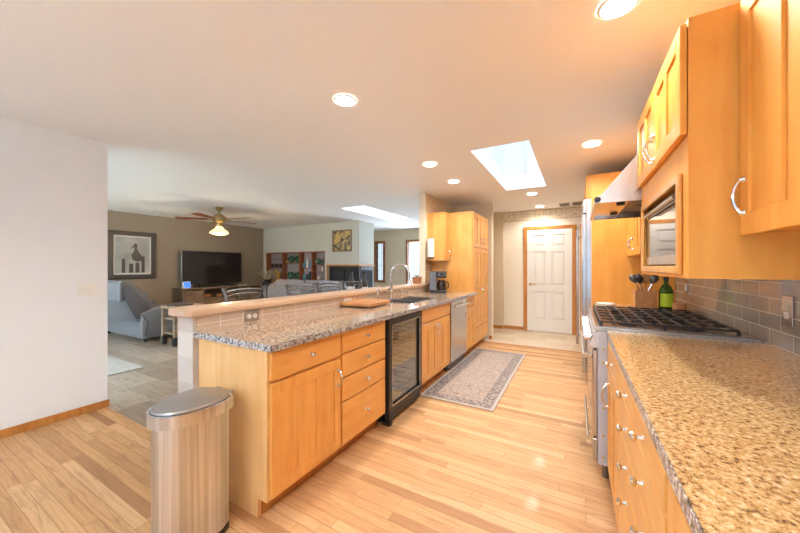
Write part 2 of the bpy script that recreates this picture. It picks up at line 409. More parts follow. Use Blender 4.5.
# floors: oak strip in the kitchen, stone-look tile in the living room, travertine in the hall
fl = struct(MB().box(-3.92, XR, -3.0, 1.22, -.06, 0).box(-1.995, XR, 1.22, 5.48, -.06, 0).build('floor', 'floor_wood', origin=(0, 0, 0)))
fl2 = struct(MB().box(-8.4, -3.92, -2.0, 1.22, -.06, 0).box(-8.4, -1.995, 1.22, 8.62, -.06, 0).build('floor', 'floor_tile', origin=(0, 0, 0)))
fl3 = struct(MB().box(-1.995, XR, 5.48, 8.62, -.06, 0).build('floor', 'floor_hall', origin=(0, 0, 0)))
struct(MB().box(-2.0, .2, 5.462, 5.498, 0, .006, .002).build('trim_1', 'oak'))
# ceiling with skylight wells and can-light holes
xs = sorted({-8.4, XR+.02} | {v for s_ in SKY for v in s_[:2]}); ys = sorted({-3.0, 8.62} | {v for s_ in SKY for v in s_[2:]})
mb = MB()
for i in range(len(xs)-1):
    for j in range(len(ys)-1):
        cx, cy = (xs[i]+xs[i+1])/2, (ys[j]+ys[j+1])/2
        if any(a < cx < b and c < cy < d for a, b, c, d in SKY): continue
        mb.box(xs[i], xs[i+1], ys[j], ys[j+1], H, H+.05)
ce = struct(mb.build('ceiling', 'ceiling', origin=(0, 0, H)))
for i, (x0, x1, y0, y1) in enumerate(SKY):
    m_ = MB(); t_ = .02
    m_.box(x0-t_, x0, y0-t_, y1+t_, H+.05, H+.13).box(x1, x1+t_, y0-t_, y1+t_, H+.05, H+.13)
    m_.box(x0, x1, y0-t_, y0, H+.05, H+.13).box(x0, x1, y1, y1+t_, H+.05, H+.13)
    sk = struct(m_.build('window_%d' % (i+1), 'door_white'))
    MB().box(x0, x1, y0, y1, H+.10, H+.106).build('pane', 'pane', sk)
# walls
wbox('wall_left', 'cream', -3.92, -3.80, -3.0, 1.23, 0, H)
wbox('wall_right', 'cream_hall', XR, XR+.12, -3.0, YB, 0, H)
# unseen rear wall, its opening made up for the kitchen fill light
mb = MB().box(-3.92, -3.5, -3.12, -3.0, 0, H).box(.5, XR+.12, -3.12, -3.0, 0, H).box(-3.5, .5, -3.12, -3.0, 2.3, H).box(-3.5, .5, -3.12, -3.0, 0, .15)
struct(mb.build('wall_rear', 'cream'))
mb = MB().box(-8.4, -7.9, -2.12, -2.0, 0, H).box(-4.3, -3.92, -2.12, -2.0, 0, H).box(-7.9, -4.3, -2.12, -2.0, 2.3, H).box(-7.9, -4.3, -2.12, -2.0, 0, .3)  # opening invented to let in the living-room fill light
struct(mb.build('wall_living_rear', 'sage'))
wbox('wall_television', 'taupe', -8.37, -8.25, -2.0, 6.3, 0, H)
# fireplace wall with shelving niche and corner fireplace
NX0, NX1, NZ0, NZ1 = -8.14, -5.80, .90, 1.71
FX0, FZ0, FZ1 = -5.66, .62, 1.31
mb = MB()
mb.box(-8.25, NX0, 6.3, 6.95, 0, H).box(NX0, NX1, 6.3, 6.95, 0, NZ0).box(NX0, NX1, 6.3, 6.95, NZ1, H).box(NX0, NX1, 6.48, 6.95, NZ0, NZ1)
mb.box(NX1, FX0, 6.3, 6.95, 0, H).box(FX0, -4.68, 6.3, 6.95, 0, FZ0).box(FX0, -4.68, 6.3, 6.95, FZ1, H)
struct(mb.build('wall_fireplace', 'sage'))
# far wall of the living room with two windows
WN = [(-5.62, -5.36, .86, 2.04), (-4.46, -3.75, .1, 2.04)]
mb = MB(); x = -8.4
for (a, b, z0, z1) in WN:
    mb.box(x, a, 8.5, 8.62, 0, H); mb.box(a, b, 8.5, 8.62, 0, z0).box(a, b, 8.5, 8.62, z1, H); x = b
mb.box(x, -2.0, 8.5, 8.62, 0, H)
struct(mb.build('wall_far', 'beige_wall'))
for i, (a, b, z0, z1) in enumerate(WN):
    mb = MB()
    for q in ((a-.07, a, z0-.07, z1+.07), (b, b+.07, z0-.07, z1+.07), (a, b, z1, z1+.07), (a, b, z0-.07, z0)):
        mb.box(q[0], q[1], 8.47, 8.6, max(0, q[2]), q[3], .004)
    wf = struct(mb.build('window_%d' % (i+3), 'oak_dark'))
    mb = MB()
    for k in range(1, 3): mb.box(a+(b-a)*k/3-.008, a+(b-a)*k/3+.008, 8.53, 8.55, z0, z1)
    for k in range(1, 5): mb.box(a, b, 8.53, 8.55, z0+(z1-z0)*k/5-.008, z0+(z1-z0)*k/5+.008)
    mb.build('window_frame', 'door_white', wf)
    MB().box(a, b, 8.556, 8.562, z0, z1).build('pane', 'pane', wf)
# post wall beside the bar, wall behind the pantry, hall walls
wbox('wall_post', 'cream_hall', -2.13, -2.03, 4.43, 8.5, 0, H)
wbox('wall_pantry', 'cream_hall', -2.03, -1.31, 5.70, 5.82, 0, H)
wbox('wall_hall_left', 'beige_wall', -2.03, -1.33, 6.80, 6.92, 0, H)
wbox('wall_back', 'wallpaper', -1.33, XR+.12, YB, YB+.12, 0, H)
# wallpaper border strip
struct(MB().box(-1.33, XR, YB-.006, YB, 2.235, 2.435).build('trim_2', 'border', origin=(-.3, YB, 2.335)))
# pony wall under the bar
pw = struct(MB().box(-2.16, -1.99, 1.035, 4.43, 0, 1.0).build('wall_bar', 'whitewash', origin=(0, 0, 0)))
MB().box(-1.99, -1.985, 1.055, 4.43, .90, 1.0).build('tile_backsplash', 'splash_tan', pw, label='tan tile strip behind the island worktop')
MB().box(-2.03, -2.024, 4.43, 4.75, .915, 1.42).build('trim_3', 'splash_small')['kind'] = 'structure'
MB().box(XR-.008, XR, -.9, 3.98, .915, 1.45).build('wall_backsplash', 'splash', origin=(0, 0, 0))['kind'] = 'structure'
# baseboards
for nm, a in (('baseboard_left', (-3.80, -3.785, -3.0, 1.24, 0, .065)), ('baseboard_back', (-1.33, -.94, YB-.015, YB, 0, .065)),
              ('baseboard_hall', (-2.03, -1.33, 6.785, 6.80, 0, .065)), ('baseboard_pantry', (-1.36, -1.30, 5.685, 5.70, 0, .065)),
              ('baseboard_far', (-8.25, -4.55, 8.485, 8.5, 0, .08)), ('baseboard_television', (-8.25, -8.235, -2, 6.3, 0, .08))):
    struct(MB().box(*a, .003).build(nm, 'oak'))
# six-panel door with oak casing
DX0, DX1, DZ = -.865, -.065, 2.03
mb = MB(F_y(YB)); mb.box(DX0-.07, DX0, 0, .03, 0, DZ+.07, .004).box(DX1, DX1+.07, 0, .03, 0, DZ+.07, .004).box(DX0-.07, DX1+.07, 0, .032, DZ, DZ+.07, .004)
struct(mb.build('trim_4', 'oak'))
F = F_y(YB)
dr = struct(MB(F).box(DX0, DX1, .002, .008, .01, DZ).build('door_1', 'door_white'))
mb = MB(F); W_ = DX1-DX0; st = .11; mid = DX0+W_/2
rails = [(.01, .24), (.80, .93), (1.60, 1.70), (1.93, DZ)]
for a, b in rails: mb.box(DX0+st, DX1-st, .008, .026, a, b)
for a, b in ((DX0, DX0+st), (DX1-st, DX1)): mb.box(a, b, .008, .026, .01, DZ)
for (a, b) in ((.24, .80), (.93, 1.60), (1.70, 1.93)): mb.box(mid-.05, mid+.05, .008, .026, a, b)
for (a, b) in ((.24, .80), (.93, 1.60), (1.70, 1.93)):
    for (u0, u1) in ((DX0+st, mid-.05), (mid+.05, DX1-st)): mb.box(u0+.03, u1-.03, .0078, .024, a+.03, b-.03, .012)
mb.build('door_panel', 'door_white', dr)
MB(F).lathe((DX0+.06, .022, .95), [(.028, 0), (.028, .008), (.01, .012), (.01, .04)], 14, 'y').tube([(DX0+.06, .06, .95), (DX0+.17, .062, .95)], .009, 8).build('door_handle', 'brass', dr, True)
MB(F).lathe((DX0+W_/2, .022, 1.80), [(.012, 0), (.012, .005)], 12, 'y').build('peephole', 'brass', dr, True)
# casing of a second doorway at the right end of the hall
struct(MB(F_y(YB)).box(.07, .13, 0, .03, 0, 2.10, .004).box(.13, .55, 0, .03, 2.03, 2.10, .004).build('trim_5', 'oak'))
struct(MB(F_y(YB)).box(.13, .55, .002, .014, .01, 2.03).build('door_2', 'door_white'))

# ================================================================ HARDWARE
def knob(F, a, z, parent, o=.022):
    return MB(F).lathe((a, o, z), [(.009, 0), (.006, .004), (.005, .014), (.013, .019), (.015, .025), (.011, .031), (.004, .033)], 14, 'y').build('knob', 'chrome', parent, True)
def pull(F, a, z0, z1, parent, o=.022, horiz=False, r=.005, bow=.032):
    pts = []; N = 10
    for k in range(N+1):
        t_ = k/N; h = z0+(z1-z0)*t_; out = o+.004+bow*math.sin(PI*t_)**.6
        pts.append((h, out, a) if horiz else (a, out, h))
    rs = [r*(1.15-.25*math.sin(PI*k/N)) for k in range(N+1)]
    mb = MB(F).tube(pts, rs, 8)
    for h in (z0, z1):
        c = (h, o, a) if horiz else (a, o, h)
        mb.lathe(c, [(.011, 0), (.011, .003), (.007, .008), (.006, .014)], 12, 'y')
    return mb.build('handle', 'chrome', parent, True)
def shaker(F, a0, a1, z0, z1, n, parent, mat='maple', st=.055, name='door', o=.002):
    mb = MB(F); th = .02
    mb.box(a0+.004, a1-.004, o, o+.012, z0+.004, z1-.004)
    mb.box(a0, a0+st, o, o+th, z0, z1, .0025).box(a1-st, a1, o, o+th, z0, z1, .0025)
    mb.box(a0+st, a1-st, o, o+th, z0, z0+st*1.15, .0015).box(a0+st, a1-st, o, o+th, z1-st*1.15, z1, .0015)
    iw = (a1-a0-2*st); m_ = .042
    for k in range(1, n):
        c = a0+st+iw*k/n; mb.box(c-m_/2, c+m_/2, o, o+th, z0+st*1.15, z1-st*1.15, .0015)
    return mb.build(name, mat, parent)
def slab(F, a0, a1, z0, z1, parent, mat='maple_x', name='drawer', o=.002):
    return MB(F).box(a0, a1, o, o+.02, z0, z1, .004, 2).build(name, mat, parent)

# ================================================================ ISLAND
FI = F_pos(-1.367); IX = -1.367; BX = -1.985
def island_cab(y0, y1, label, body_mat='maple', hollow=False):
    r = thing('base_cabinet', label, 'cabinet', ((IX+BX)/2, (y0+y1)/2, 0))
    mb = MB()
    if hollow:
        mb.box(BX+.003, IX, y0+.001, y1-.001, .10, .69).box(IX-.02, IX, y0+.001, y1-.001, .69, .876).box(BX+.003, BX+.02, y0+.001, y1-.001, .69, .876)
        mb.box(BX+.02, IX-.02, y0+.001, y0+.02, .69, .876).box(BX+.02, IX-.02, y1-.02, y1-.001, .69, .876)
    else: mb.box(BX+.003, IX, y0+.001, y1-.001, .10, .876)
    mb.build('cabinet_body', body_mat, r)
    MB().box(BX+.003, IX-.07, y0+.001, y1-.001, 0, .10).build('toe_kick', 'oak', r)
    return r
c1 = island_cab(1.085, 1.62, 'honey maple island cabinet at the near end, one drawer over a three-panel door')
MB().box(BX+.003, IX+.002, 1.063, 1.084, .10, .876).box(BX+.003, IX-.07, 1.063, 1.084, 0, .10).build('end_panel', 'maple_light', c1, label='pale maple boards on the end of the cabinet')
d = slab(FI, 1.075, 1.612, .715, .865, c1); knob(FI, 1.348, .79, d)
d = shaker(FI, 1.075, 1.612, .115, .700, 3, c1); pull(FI, 1.585, .53, .63, d)
c2 = island_cab(1.62, 2.175, 'maple island cabinet with a stack of four drawers beside the wine cooler')
for a, b in ((.725, .865), (.565, .715), (.405, .555), (.115, .395)):
    d = slab(FI, 1.63, 2.165, a, b, c2); knob(FI, 1.90, (a+b)/2, d)
# wine cooler
CY0, CY1 = 2.178, 2.818
wc = thing('wine_cooler', 'black framed undercounter wine cooler with glass door and wire racks', 'wine cooler', (-1.66, 2.50, 0))
mb = MB(); X0, X1 = BX+.04, IX+.0
mb.box(X0, X0+.02, CY0+.01, CY1-.01, .02, .865).box(X0, X1, CY0+.01, CY0+.03, .02, .865).box(X0, X1, CY1-.03, CY1-.01, .02, .865)
mb.box(X0, X1, CY0+.01, CY1-.01, .845, .865).box(X0, X1, CY0+.01, CY1-.01, .02, .10)
mb.build('cooler_body', 'liner', wc)
mb = MB(FI); z0, z1 = .095, .868; o0, o1 = .004, .045
mb.box(CY0+.008, CY0+.05, o0, o1, z0, z1, .003).box(CY1-.05, CY1-.008, o0, o1, z0, z1, .003).box(CY0+.05, CY1-.05, o0, o1, z0, z0+.05, .002).box(CY0+.05, CY1-.05, o0, o1, z1-.05, z1, .002)
wd = mb.build('door', 'black', wc)
MB(FI).box(CY0+.05, CY1-.05, o0+.015, o0+.021, z0+.05, z1-.05).build('glass_pane', 'coolglass', wd)
mb = MB(FI); a0, a1 = CY0+.05, CY1-.05
mb.box(a0, a0+.008, o1-.006, o1+.002, z0+.05, z1-.05).box(a1-.008, a1, o1-.006, o1+.002, z0+.05, z1-.05).box(a0, a1, o1-.006, o1+.002, z1-.058, z1-.05).box(a0, a1, o1-.006, o1+.002, z0+.05, z0+.058)
mb.build('door_trim', 'steel', wd)
MB(FI).box(CY0+.03, CY1-.03, .0, .035, .03, .088, .004).box(CY0+.008, CY0+.05, -.02, .05, 0.0, .03).build('base_grille', 'black', wc)
MB(FI).box(2.44, 2.54, -.09, -.04, .815, .843, .004).build('light_bar', 'black', wc)
for k in range(6):
    zz = .20+k*.10; mb = MB()
    for j in range(5): mb.tube([(X0+.06, CY0+.05+j*.13, zz), (X1-.03, CY0+.05+j*.13, zz)], .0035, 6)
    mb.tube([(X1-.03, CY0+.03, zz), (X1-.03, CY1-.03, zz)], .005, 6).tube([(X0+.06, CY0+.03, zz), (X0+.06, CY1-.03, zz)], .004, 6)
    mb.build('wire_rack', 'pewter', wc, True)
# sink base
c3 = island_cab(2.825, 3.675, 'maple sink cabinet with false drawer front over two panelled doors', hollow=True)
slab(FI, 2.835, 3.665, .725, .865, c3, name='drawer_front')
d = shaker(FI, 2.835, 3.247, .115, .71, 2, c3); pull(FI, 3.215, .56, .66, d)
d = shaker(FI, 3.253, 3.665, .115, .71, 2, c3); pull(FI, 3.285, .56, .66, d)
# dishwasher
dw = thing('dishwasher', 'stainless steel dishwasher with bar handle in the island', 'dishwasher', (-1.66, 3.99, 0))
MB().box(BX+.04, IX-.01, 3.682, 4.298, .02, .865).build('dishwasher_body', 'dgrey', dw)
dd = MB(FI).box(3.682, 4.298, 0, .03, .11, .865, .004).build('door', 'steel', dw)
mb = MB(FI).tube([(3.71, .075, .80), (4.27, .075, .80)], .012, 10)
for a in (3.75, 4.23): mb.tube([(a, .03, .80), (a, .075, .80)], .009, 8)
mb.build('handle', 'chrome', dd, True)
MB(FI).box(3.682, 4.298, -.05, -.04, 0, .105).build('toe_kick', 'black', dw)
c4 = island_cab(4.305, 4.685, 'narrow maple cabinet between the dishwasher and the pantry')
d = slab(FI, 4.313, 4.678, .725, .865, c4); pull(FI, .80, 4.44, 4.54, d, horiz=True)
d = shaker(FI, 4.313, 4.678, .115, .71, 2, c4); pull(FI, 4.35, .56, .66, d)
# pantry
PY0, PY1 = 4.69, 5.57
pn = thing('pantry_cabinet', 'tall honey maple pantry cabinet with paired upper and lower doors', 'cabinet', (-1.68, 5.12, 0))
MB().box(-2.028, IX, PY0, PY1, .10, 2.14).build('cabinet_body', 'maple', pn)
MB().box(-2.028, IX-.07, PY0, PY1, 0, .10).build('toe_kick', 'oak', pn)
pm = (PY0+PY1)/2
for (a, b, s_) in ((PY0+.008, pm-.002, -1), (pm+.002, PY1-.008, 1)):
    d = shaker(FI, a, b, 1.60, 2.125, 2, pn); pull(FI, pm+s_*.035, 1.66, 1.75, d)
    d = shaker(FI, a, b, .36, 1.585, 2, pn); MB(FI).box(a+.055, b-.055, .004, .022, .95, 1.0, .0015).build('mid_rail', 'maple', d); pull(FI, pm+s_*.035, .84, .94, d)
d = slab(FI, PY0+.008, PY1-.008, .115, .345, pn)
# upper cabinet beside the pantry
uc = thing('wall_cabinet', 'maple wall cabinet over the coffee maker beside the tall pantry', 'cabinet', (-1.86, 4.60, 1.39))
MB().box(-2.028, -1.745, 4.50, 4.665, 1.39, 2.13).build('cabinet_body', 'maple', uc)
d = shaker(F_pos(-1.745), 4.503, 4.663, 1.393, 2.127, 1, uc, st=.035); pull(F_pos(-1.745), 4.635, 1.45, 1.54, d)

# island worktop with sink hole
SX0, SX1, SY0, SY1 = -1.87, -1.48, 2.87, 3.575
x0, x1, y0, y1 = -1.984, -1.303, 1.037, 4.688
top = thing('island_worktop', 'long speckled granite worktop on the island with bluish cut edge', 'worktop', (-1.64, 2.85, .878))
mb = MB()
for q in ((x0, x1, y0, SY0), (x0, SX0, SY0, SY1), (SX1, x1, SY0, SY1), (x0, x1, SY1, y1)): mb.box(*q, .878, .915)
mb.build('worktop_slab', 'granite_b', top)
mb = MB().box(x1, x1+.003, y0-.003, y1, .879, .913, .001).box(x0, x1, y0-.003, y0, .879, .913, .001)
mb.build('cut_edge', 'granite_edge', top, label='rough grey speckled edge of the slab')
# bar top
mb = MB().prism([(-2.185, 1.01), (-2.155, .98), (-1.98, .98), (-1.95, 1.01), (-1.95, 4.43), (-2.185, 4.43)], 1.001, 1.045, 2, .010, 3)
tag(mb.build('bar_counter', 'bar', None, True), 'raised tan bar ledge running along the back of the island', 'bar counter')
# sink
sk = thing('kitchen_sink', 'dark steel undermount double sink in the island worktop', 'sink', ((SX0+SX1)/2, (SY0+SY1)/2, .70))
mb = MB(); b_ = .012; g_ = .0015
def basin(mb, x0, x1, y0, y1, zb, zt):
    mb.box(x0, x1, y0, y1, zb, zb+.01).box(x0, x0+b_, y0, y1, zb+.01, zt).box(x1-b_, x1, y0, y1, zb+.01, zt).box(x0+b_, x1-b_, y0, y0+b_, zb+.01, zt).box(x0+b_, x1-b_, y1-b_, y1, zb+.01, zt)
basin(mb, SX0+g_, SX1-g_, SY0+g_, 3.24, .70, .912); basin(mb, SX0+g_, SX1-g_, 3.24, SY1-g_, .74, .905)
mb.build('basin', 'steel', sk)
mb = MB().box(SX0-.012, SX0+.01, SY0-.012, SY1+.012, .9155, .919).box(SX1-.01, SX1+.012, SY0-.012, SY1+.012, .9155, .919).box(SX0, SX1, SY0-.012, SY0+.01, .9155, .919).box(SX0, SX1, SY1-.01, SY1+.012, .9155, .919)
mb.build('rim', 'steel', sk)
# faucet
fx, fy = -1.93, 3.24
fa = thing('kitchen_faucet', 'tall brushed nickel gooseneck faucet behind the sink', 'faucet', (fx, fy, .9155))
MB().lathe((fx, fy, .9155), [(.03, 0), (.03, .01), (.022, .03), (.019, .09), (.016, .10)], 20).build('faucet_base', 'chrome', fa, True)
pts = [(fx, fy, 1.0), (fx, fy, 1.22)]
for k in range(1, 13):
    a = PI*k/12*1.08; pts.append((fx+.125-.125*math.cos(a), fy-.02*k/12, 1.20+.125*math.sin(a)))
pts.append((fx+.262, fy-.02, 1.12))
MB().tube(pts, .015, 12).build('spout', 'steel', fa, True)
MB().tube([(fx+.258, fy-.02, 1.15), (fx+.272, fy-.02, 1.075)], [.017, .020], 12).build('spray_head', 'chrome', fa, True)
MB().tube([(fx, fy-.015, .98), (fx, fy-.05, 1.0), (fx+.01, fy-.11, 1.03)], [.012, .008, .006], 10).build('lever', 'chrome', fa, True)
so = thing('soap_dispenser', 'slim chrome soap dispenser pump beside the cutting board', 'soap dispenser', (-1.90, 2.90, .9155))
MB().lathe((-1.90, 2.90, .9155), [(.02, 0), (.02, .012), (.012, .02), (.012, .09), (.017, .095), (.017, .125), (.008, .13), (.008, .165)], 16).build('pump_body', 'chrome', so, True)
MB().tube([(-1.90, 2.90, 1.075), (-1.89, 2.90, 1.09), (-1.81, 2.90, 1.082)], .008, 8).build('nozzle', 'chrome', so, True)
ft = thing('side_tap', 'short chrome filtered water tap at the back right of the sink', 'faucet', (-1.93, 3.50, .9155))
MB().lathe((-1.93, 3.50, .9155), [(.024, 0), (.022, .01), (.012, .03), (.014, .07), (.010, .085)], 16).build('tap_body', 'chrome', ft, True)
MB().tube([(-1.93, 3.50, .985), (-1.87, 3.46, 1.0), (-1.82, 3.44, .98)], .009, 8).build('spout', 'chrome', ft, True)
MB().tube([(-1.93, 3.50, 1.0), (-1.94, 3.57, 1.02)], .006, 8).build('lever', 'chrome', ft, True)
# cutting board
mb = MB(TR(-1.82, 2.56, .9155, .06)).box(-.17, .17, -.2, .2, .012, .042, .004, 2)
for sx in (-.13, .13):
    for sy in (-.15, .15): mb.lathe((sx, sy, 0), [(.012, 0), (.012, .012)], 10)
tag(mb.build('cutting_board', 'butcher'), 'thick wooden cutting board lying on the island worktop near the sink', 'cutting board')
# coffee maker
cm = thing('coffee_maker', 'black and steel drip coffee maker under the wall cabinet', 'coffee maker', (-1.86, 4.47, .9155))
K = TR(-1.80, 4.40, .9155, .35) @ Matrix.Scale(1.08, 4)
MB(K).box(-.11, .11, -.11, .11, 0, .03, .006).box(-.11, -.02, -.11, .11, .03, .29, .006).box(-.02, .11, -.11, .11, .20, .29, .008).build('housing', 'black', cm)
MB(K).box(-.112, -.025, -.114, -.108, .035, .285).box(.0, .10, -.114, -.108, .225, .275).build('steel_panel', 'steel_dark', cm)
ca = MB(K).lathe((.045, -.03, .032), [(.05, 0), (.062, .03), (.062, .09), (.045, .125), (.048, .14)], 20).build('carafe', 'carafe', cm, True)
MB(K).tube([(.09, -.06, .15), (.135, -.085, .14), (.14, -.085, .08), (.10, -.06, .05)], .008, 8).build('handle', 'black', ca, True)
MB(K).box(.02, .08, -.117, -.112, .235, .265, .001).build('display', 'black', cm)
# paper towel holder, mounted on the side of the wall cabinet
pt = thing('paper_towel_roll', 'white paper towel roll held upright on the end of the wall cabinet', 'paper towel', (-1.94, 4.435, 1.44))
MB().lathe((-1.94, 4.435, 1.445), [(.055, 0), (.055, .28)], 24).build('paper', 'paper', pt, True)
MB().lathe((-1.94, 4.435, 1.425), [(.04, 0), (.04, .014), (.012, .018)], 20).tube([(-1.94, 4.435, 1.74), (-1.94, 4.499, 1.74)], .006).tube([(-1.94, 4.435, 1.43), (-1.94, 4.435, 1.74)], .006).tube([(-1.94, 4.435, 1.43), (-1.94, 4.499, 1.43)], .006).build('holder', 'pewter', pt, True)
# planter on the bar
pl = thing('square_planter', 'small square clay planter at the far end of the bar ledge', 'planter', (-2.07, 4.22, 1.0455))
MB(TR(-2.07, 4.22, 1.0455)).prism([(-.05, -.05), (.05, -.05), (.05, .05), (-.05, .05)], 0, .085, 2, .006).box(-.056, .056, -.056, .056, .075, .10, .004).build('pot', 'terracotta', pl)
mb = MB(TR(-2.07, 4.22, 1.14)); 
for k in range(10):
    a = k*2.4; mb.tube([(0, 0, 0), (.02*math.cos(a), .02*math.sin(a), .02), (.045*math.cos(a), .045*math.sin(a), .03)], [.004, .006, .002], 5)
mb.build('leaves', 'leaf', pl)

# outlets
def outlet(F, a, z, parent_label, plate='steel', n=2, horiz=True, name='wall_outlet'):
    w_, h_ = ((.06, .037) if horiz else (.042, .068))
    r = thing(name, parent_label, 'outlet', F @ Vector((a, 0, z)))
    MB(F).box(a-w_, a+w_, .001, .007, z-h_, z+h_, .002).build('cover_plate', plate, r)
    for s_ in (-1, 1):
        c = (a+s_*.022, z) if horiz else (a, z+s_*.022)
        so_ = MB(F).lathe((c[0], .007, c[1]), [(.017, 0), (.016, .003)], 16, 'y').build('socket', 'white', r, True)
        mb = MB(F)
        for q in (-.006, .006):
            if horiz: mb.box(c[0]-.004, c[0]+.004, .0095, .0105, c[1]+q-.001, c[1]+q+.001)
            else: mb.box(c[0]+q-.001, c[0]+q+.001, .0095, .0105, c[1]-.004, c[1]+.004)
        mb.build('slots', 'black', so_)
    return r
FB = F_pos(-1.985)
outlet(FB, 1.42, .955, 'steel double outlet on the bar backsplash at the near end')
outlet(FB, 2.48, .955, 'double outlet on the bar backsplash beside the cutting board', plate='white')
FW = F_neg(XR-.008)
outlet(FW, 2.105, 1.10, 'steel plated outlet on the right backsplash close to the range', horiz=False)
r = thing('wall_switch', 'steel plated rocker switch on the right backsplash near the green bottle', 'switch', (XR-.01, 3.60, 1.12))
MB(FW).box(3.565, 3.635, .001, .007, 1.06, 1.18, .002).build('cover_plate', 'steel', r); MB(FW).box(3.585, 3.615, .007, .012, 1.09, 1.15, .002).build('rocker', 'white', r)
FL = F_pos(-3.80)
r = thing('light_switch', 'white double light switch plate on the left wall', 'switch', (-3.79, 1.09, 1.10))
MB(FL).box(1.025, 1.155, .001, .008, 1.04, 1.16, .003).build('cover_plate', 'white', r)
for a in (1.065, 1.115): MB(FL).box(a-.006, a+.006, .008, .02, 1.09, 1.11, .002).build('toggle', 'white', r)

# ================================================================ RIGHT RUN
RX = .185; FR = F_neg(RX); RB = XR-.010
MR = 'maple_right'
def right_cab(y0, y1, label):
    r = thing('base_cabinet', label, 'cabinet', ((RX+RB)/2, (y0+y1)/2, 0))
    MB().box(RX, RB, y0+.001, y1-.001, .10, .876).build('cabinet_body', 'maple', r)
    MB().box(RX+.07, RB, y0+.001, y1-.001, 0, .10).build('toe_kick', 'oak', r)
    return r
r = right_cab(1.705, 2.245, 'maple base cabinet beside the range, one drawer over a panelled door')
d = slab(FR, 1.715, 2.235, .715, .865, r); knob(FR, 1.95, .79, d, o=.02)
d = shaker(FR, 1.715, 2.235, .115, .70, 2, r); pull(FR, 2.20, .48, .61, d, bow=.026)
r = right_cab(.84, 1.705, 'wide maple drawer cabinet nearest the camera with paired knobs')
for a, b in ((.778, .868), (.625, .771), (.494, .618), (.364, .487), (.115, .357)):
    d = slab(FR, .85, 1.695, a, b, r); knob(FR, 1.09, (a+b)/2, d); knob(FR, 1.42, (a+b)/2, d)
r = right_cab(.20, .84, 'maple base cabinet with plain doors at the near right corner')
shaker(FR, .21, .518, .115, .865, 2, r); shaker(FR, .522, .83, .115, .865, 2, r)
r = right_cab(-.9, .20, 'maple base cabinet under the counter behind the camera')
shaker(FR, -.89, -.352, .115, .865, 2, r); shaker(FR, -.348, .19, .115, .865, 2, r)
# worktops right
def rtop(y0, y1, label):
    r = thing('granite_worktop', label, 'worktop', ((.16+RB)/2, (y0+y1)/2, .878))
    MB().box(.163, RB, y0, y1, .878, .915).build('worktop_slab', 'granite', r)
    MB().box(.160, .163, y0, y1, .879, .913, .001).build('cut_edge', 'granite_edge', r, label='rough grey speckled edge of the slab')
rtop(-.9, 2.265, 'speckled granite worktop running along the right in the foreground')
rtop(3.205, 3.975, 'short granite worktop between the range and the refrigerator panel')
r = right_cab(3.21, 3.97, 'maple base cabinet between range and refrigerator')
shaker(FR, 3.22, 3.59, .115, .865, 2, r); shaker(FR, 3.594, 3.96, .115, .865, 2, r)

# range
GY0, GY1 = 2.27, 3.20
rg = thing('gas_range', 'stainless steel six-burner gas range with black iron grates', 'range', (.47, 2.735, 0))
MB().box(.117, RB-.02, GY0, GY1, .09, .905, .004).build('range_body', 'enamel', rg, label='pale grey side of the range')
for y in (GY0+.05, GY1-.05):
    for x in (.16, .75): MB().lathe((x, y, 0), [(.02, 0), (.02, .09)], 12).build('foot', 'steel_dark', rg)
FG = F_neg(.117)
mb = MB().box(.10, RB-.02, GY0, GY1, .905, .935, .005, 2); mb.build('cooktop', 'cooktop', rg)
MB().box(.14, RB-.06, GY0+.02, GY1-.02, .9352, .9375).build('burner_pan', 'cooktop', rg)
for i in range(3):
    y0_ = GY0+.025+i*.296; y1_ = y0_+.288
    gr = MB(); zt = .968
    for yy in (y0_, y1_, (y0_+y1_)/2): gr.box(.135, .74, yy-.005, yy+.005, zt-.012, zt-.001, .002)
    for xx in (.135, .215, .285, .36, .44, .52, .595, .665, .74): gr.box(xx-.006, xx+.006, y0_, y1_, zt-.012, zt, .002)
    for xx in (.135, .44, .74):
        for yy in (y0_, y1_): gr.box(xx-.008, xx+.008, yy-.008, yy+.008, .9375, zt-.01)
    gr.build('grate', 'iron', rg)
    for xx in (.285, .595):
        MB().lathe((xx, (y0_+y1_)/2, .938), [(.05, 0), (.05, .012), (.038, .014), (.036, .022), (.01, .024)], 20).build('burner', 'black', rg, True)
# side strip screws, control panel, knobs, door, handle
pnl = MB(FG).prism([(0, .80), (.0, .90), (.018, .895), (.045, .815), (.04, .80)], GY0+.004, GY1-.004, 0, 0)
pnl.build('control_panel', 'steel', rg)
for k in range(8):
    yk = GY0+.07+k*.112
    MB(FG).lathe((yk, .035, .853), [(.027, 0), (.027, .006), (.019, .008), (.017, .034), (.014, .038)], 16, 'y').build('knob', 'chrome', rg, True)
od = MB(FG).box(GY0+.01, GY1-.01, .001, .028, .25, .785, .005).build('oven_door', 'steel', rg)
MB(FG).box(GY0+.16, GY1-.16, .0265, .0285, .36, .62).build('window', 'mwglass', od)
mb = MB(FG).tube([(GY0+.05, .072, .735), (GY1-.05, .072, .735)], .013, 12)
for a in (GY0+.07, GY1-.07): mb.box(a-.012, a+.012, .028, .072, .722, .748, .003)
mb.build('handle', 'chrome', od, True)
dw2 = MB(FG).box(GY0+.01, GY1-.01, .001, .026, .10, .24, .005).build('warming_drawer', 'steel', rg)
MB(FG).tube([(GY0+.1, .05, .205), (GY1-.1, .05, .205)], .010, 10).build('handle', 'chrome', dw2, True)
FN = F_y(GY0)
for zz in (.80, .72, .56, .44, .27, .14):
    MB(FN).lathe((.145, .0, zz), [(.009, 0), (.008, .003), (.003, .005)], 10, 'y').build('screw', 'brass', rg, True)

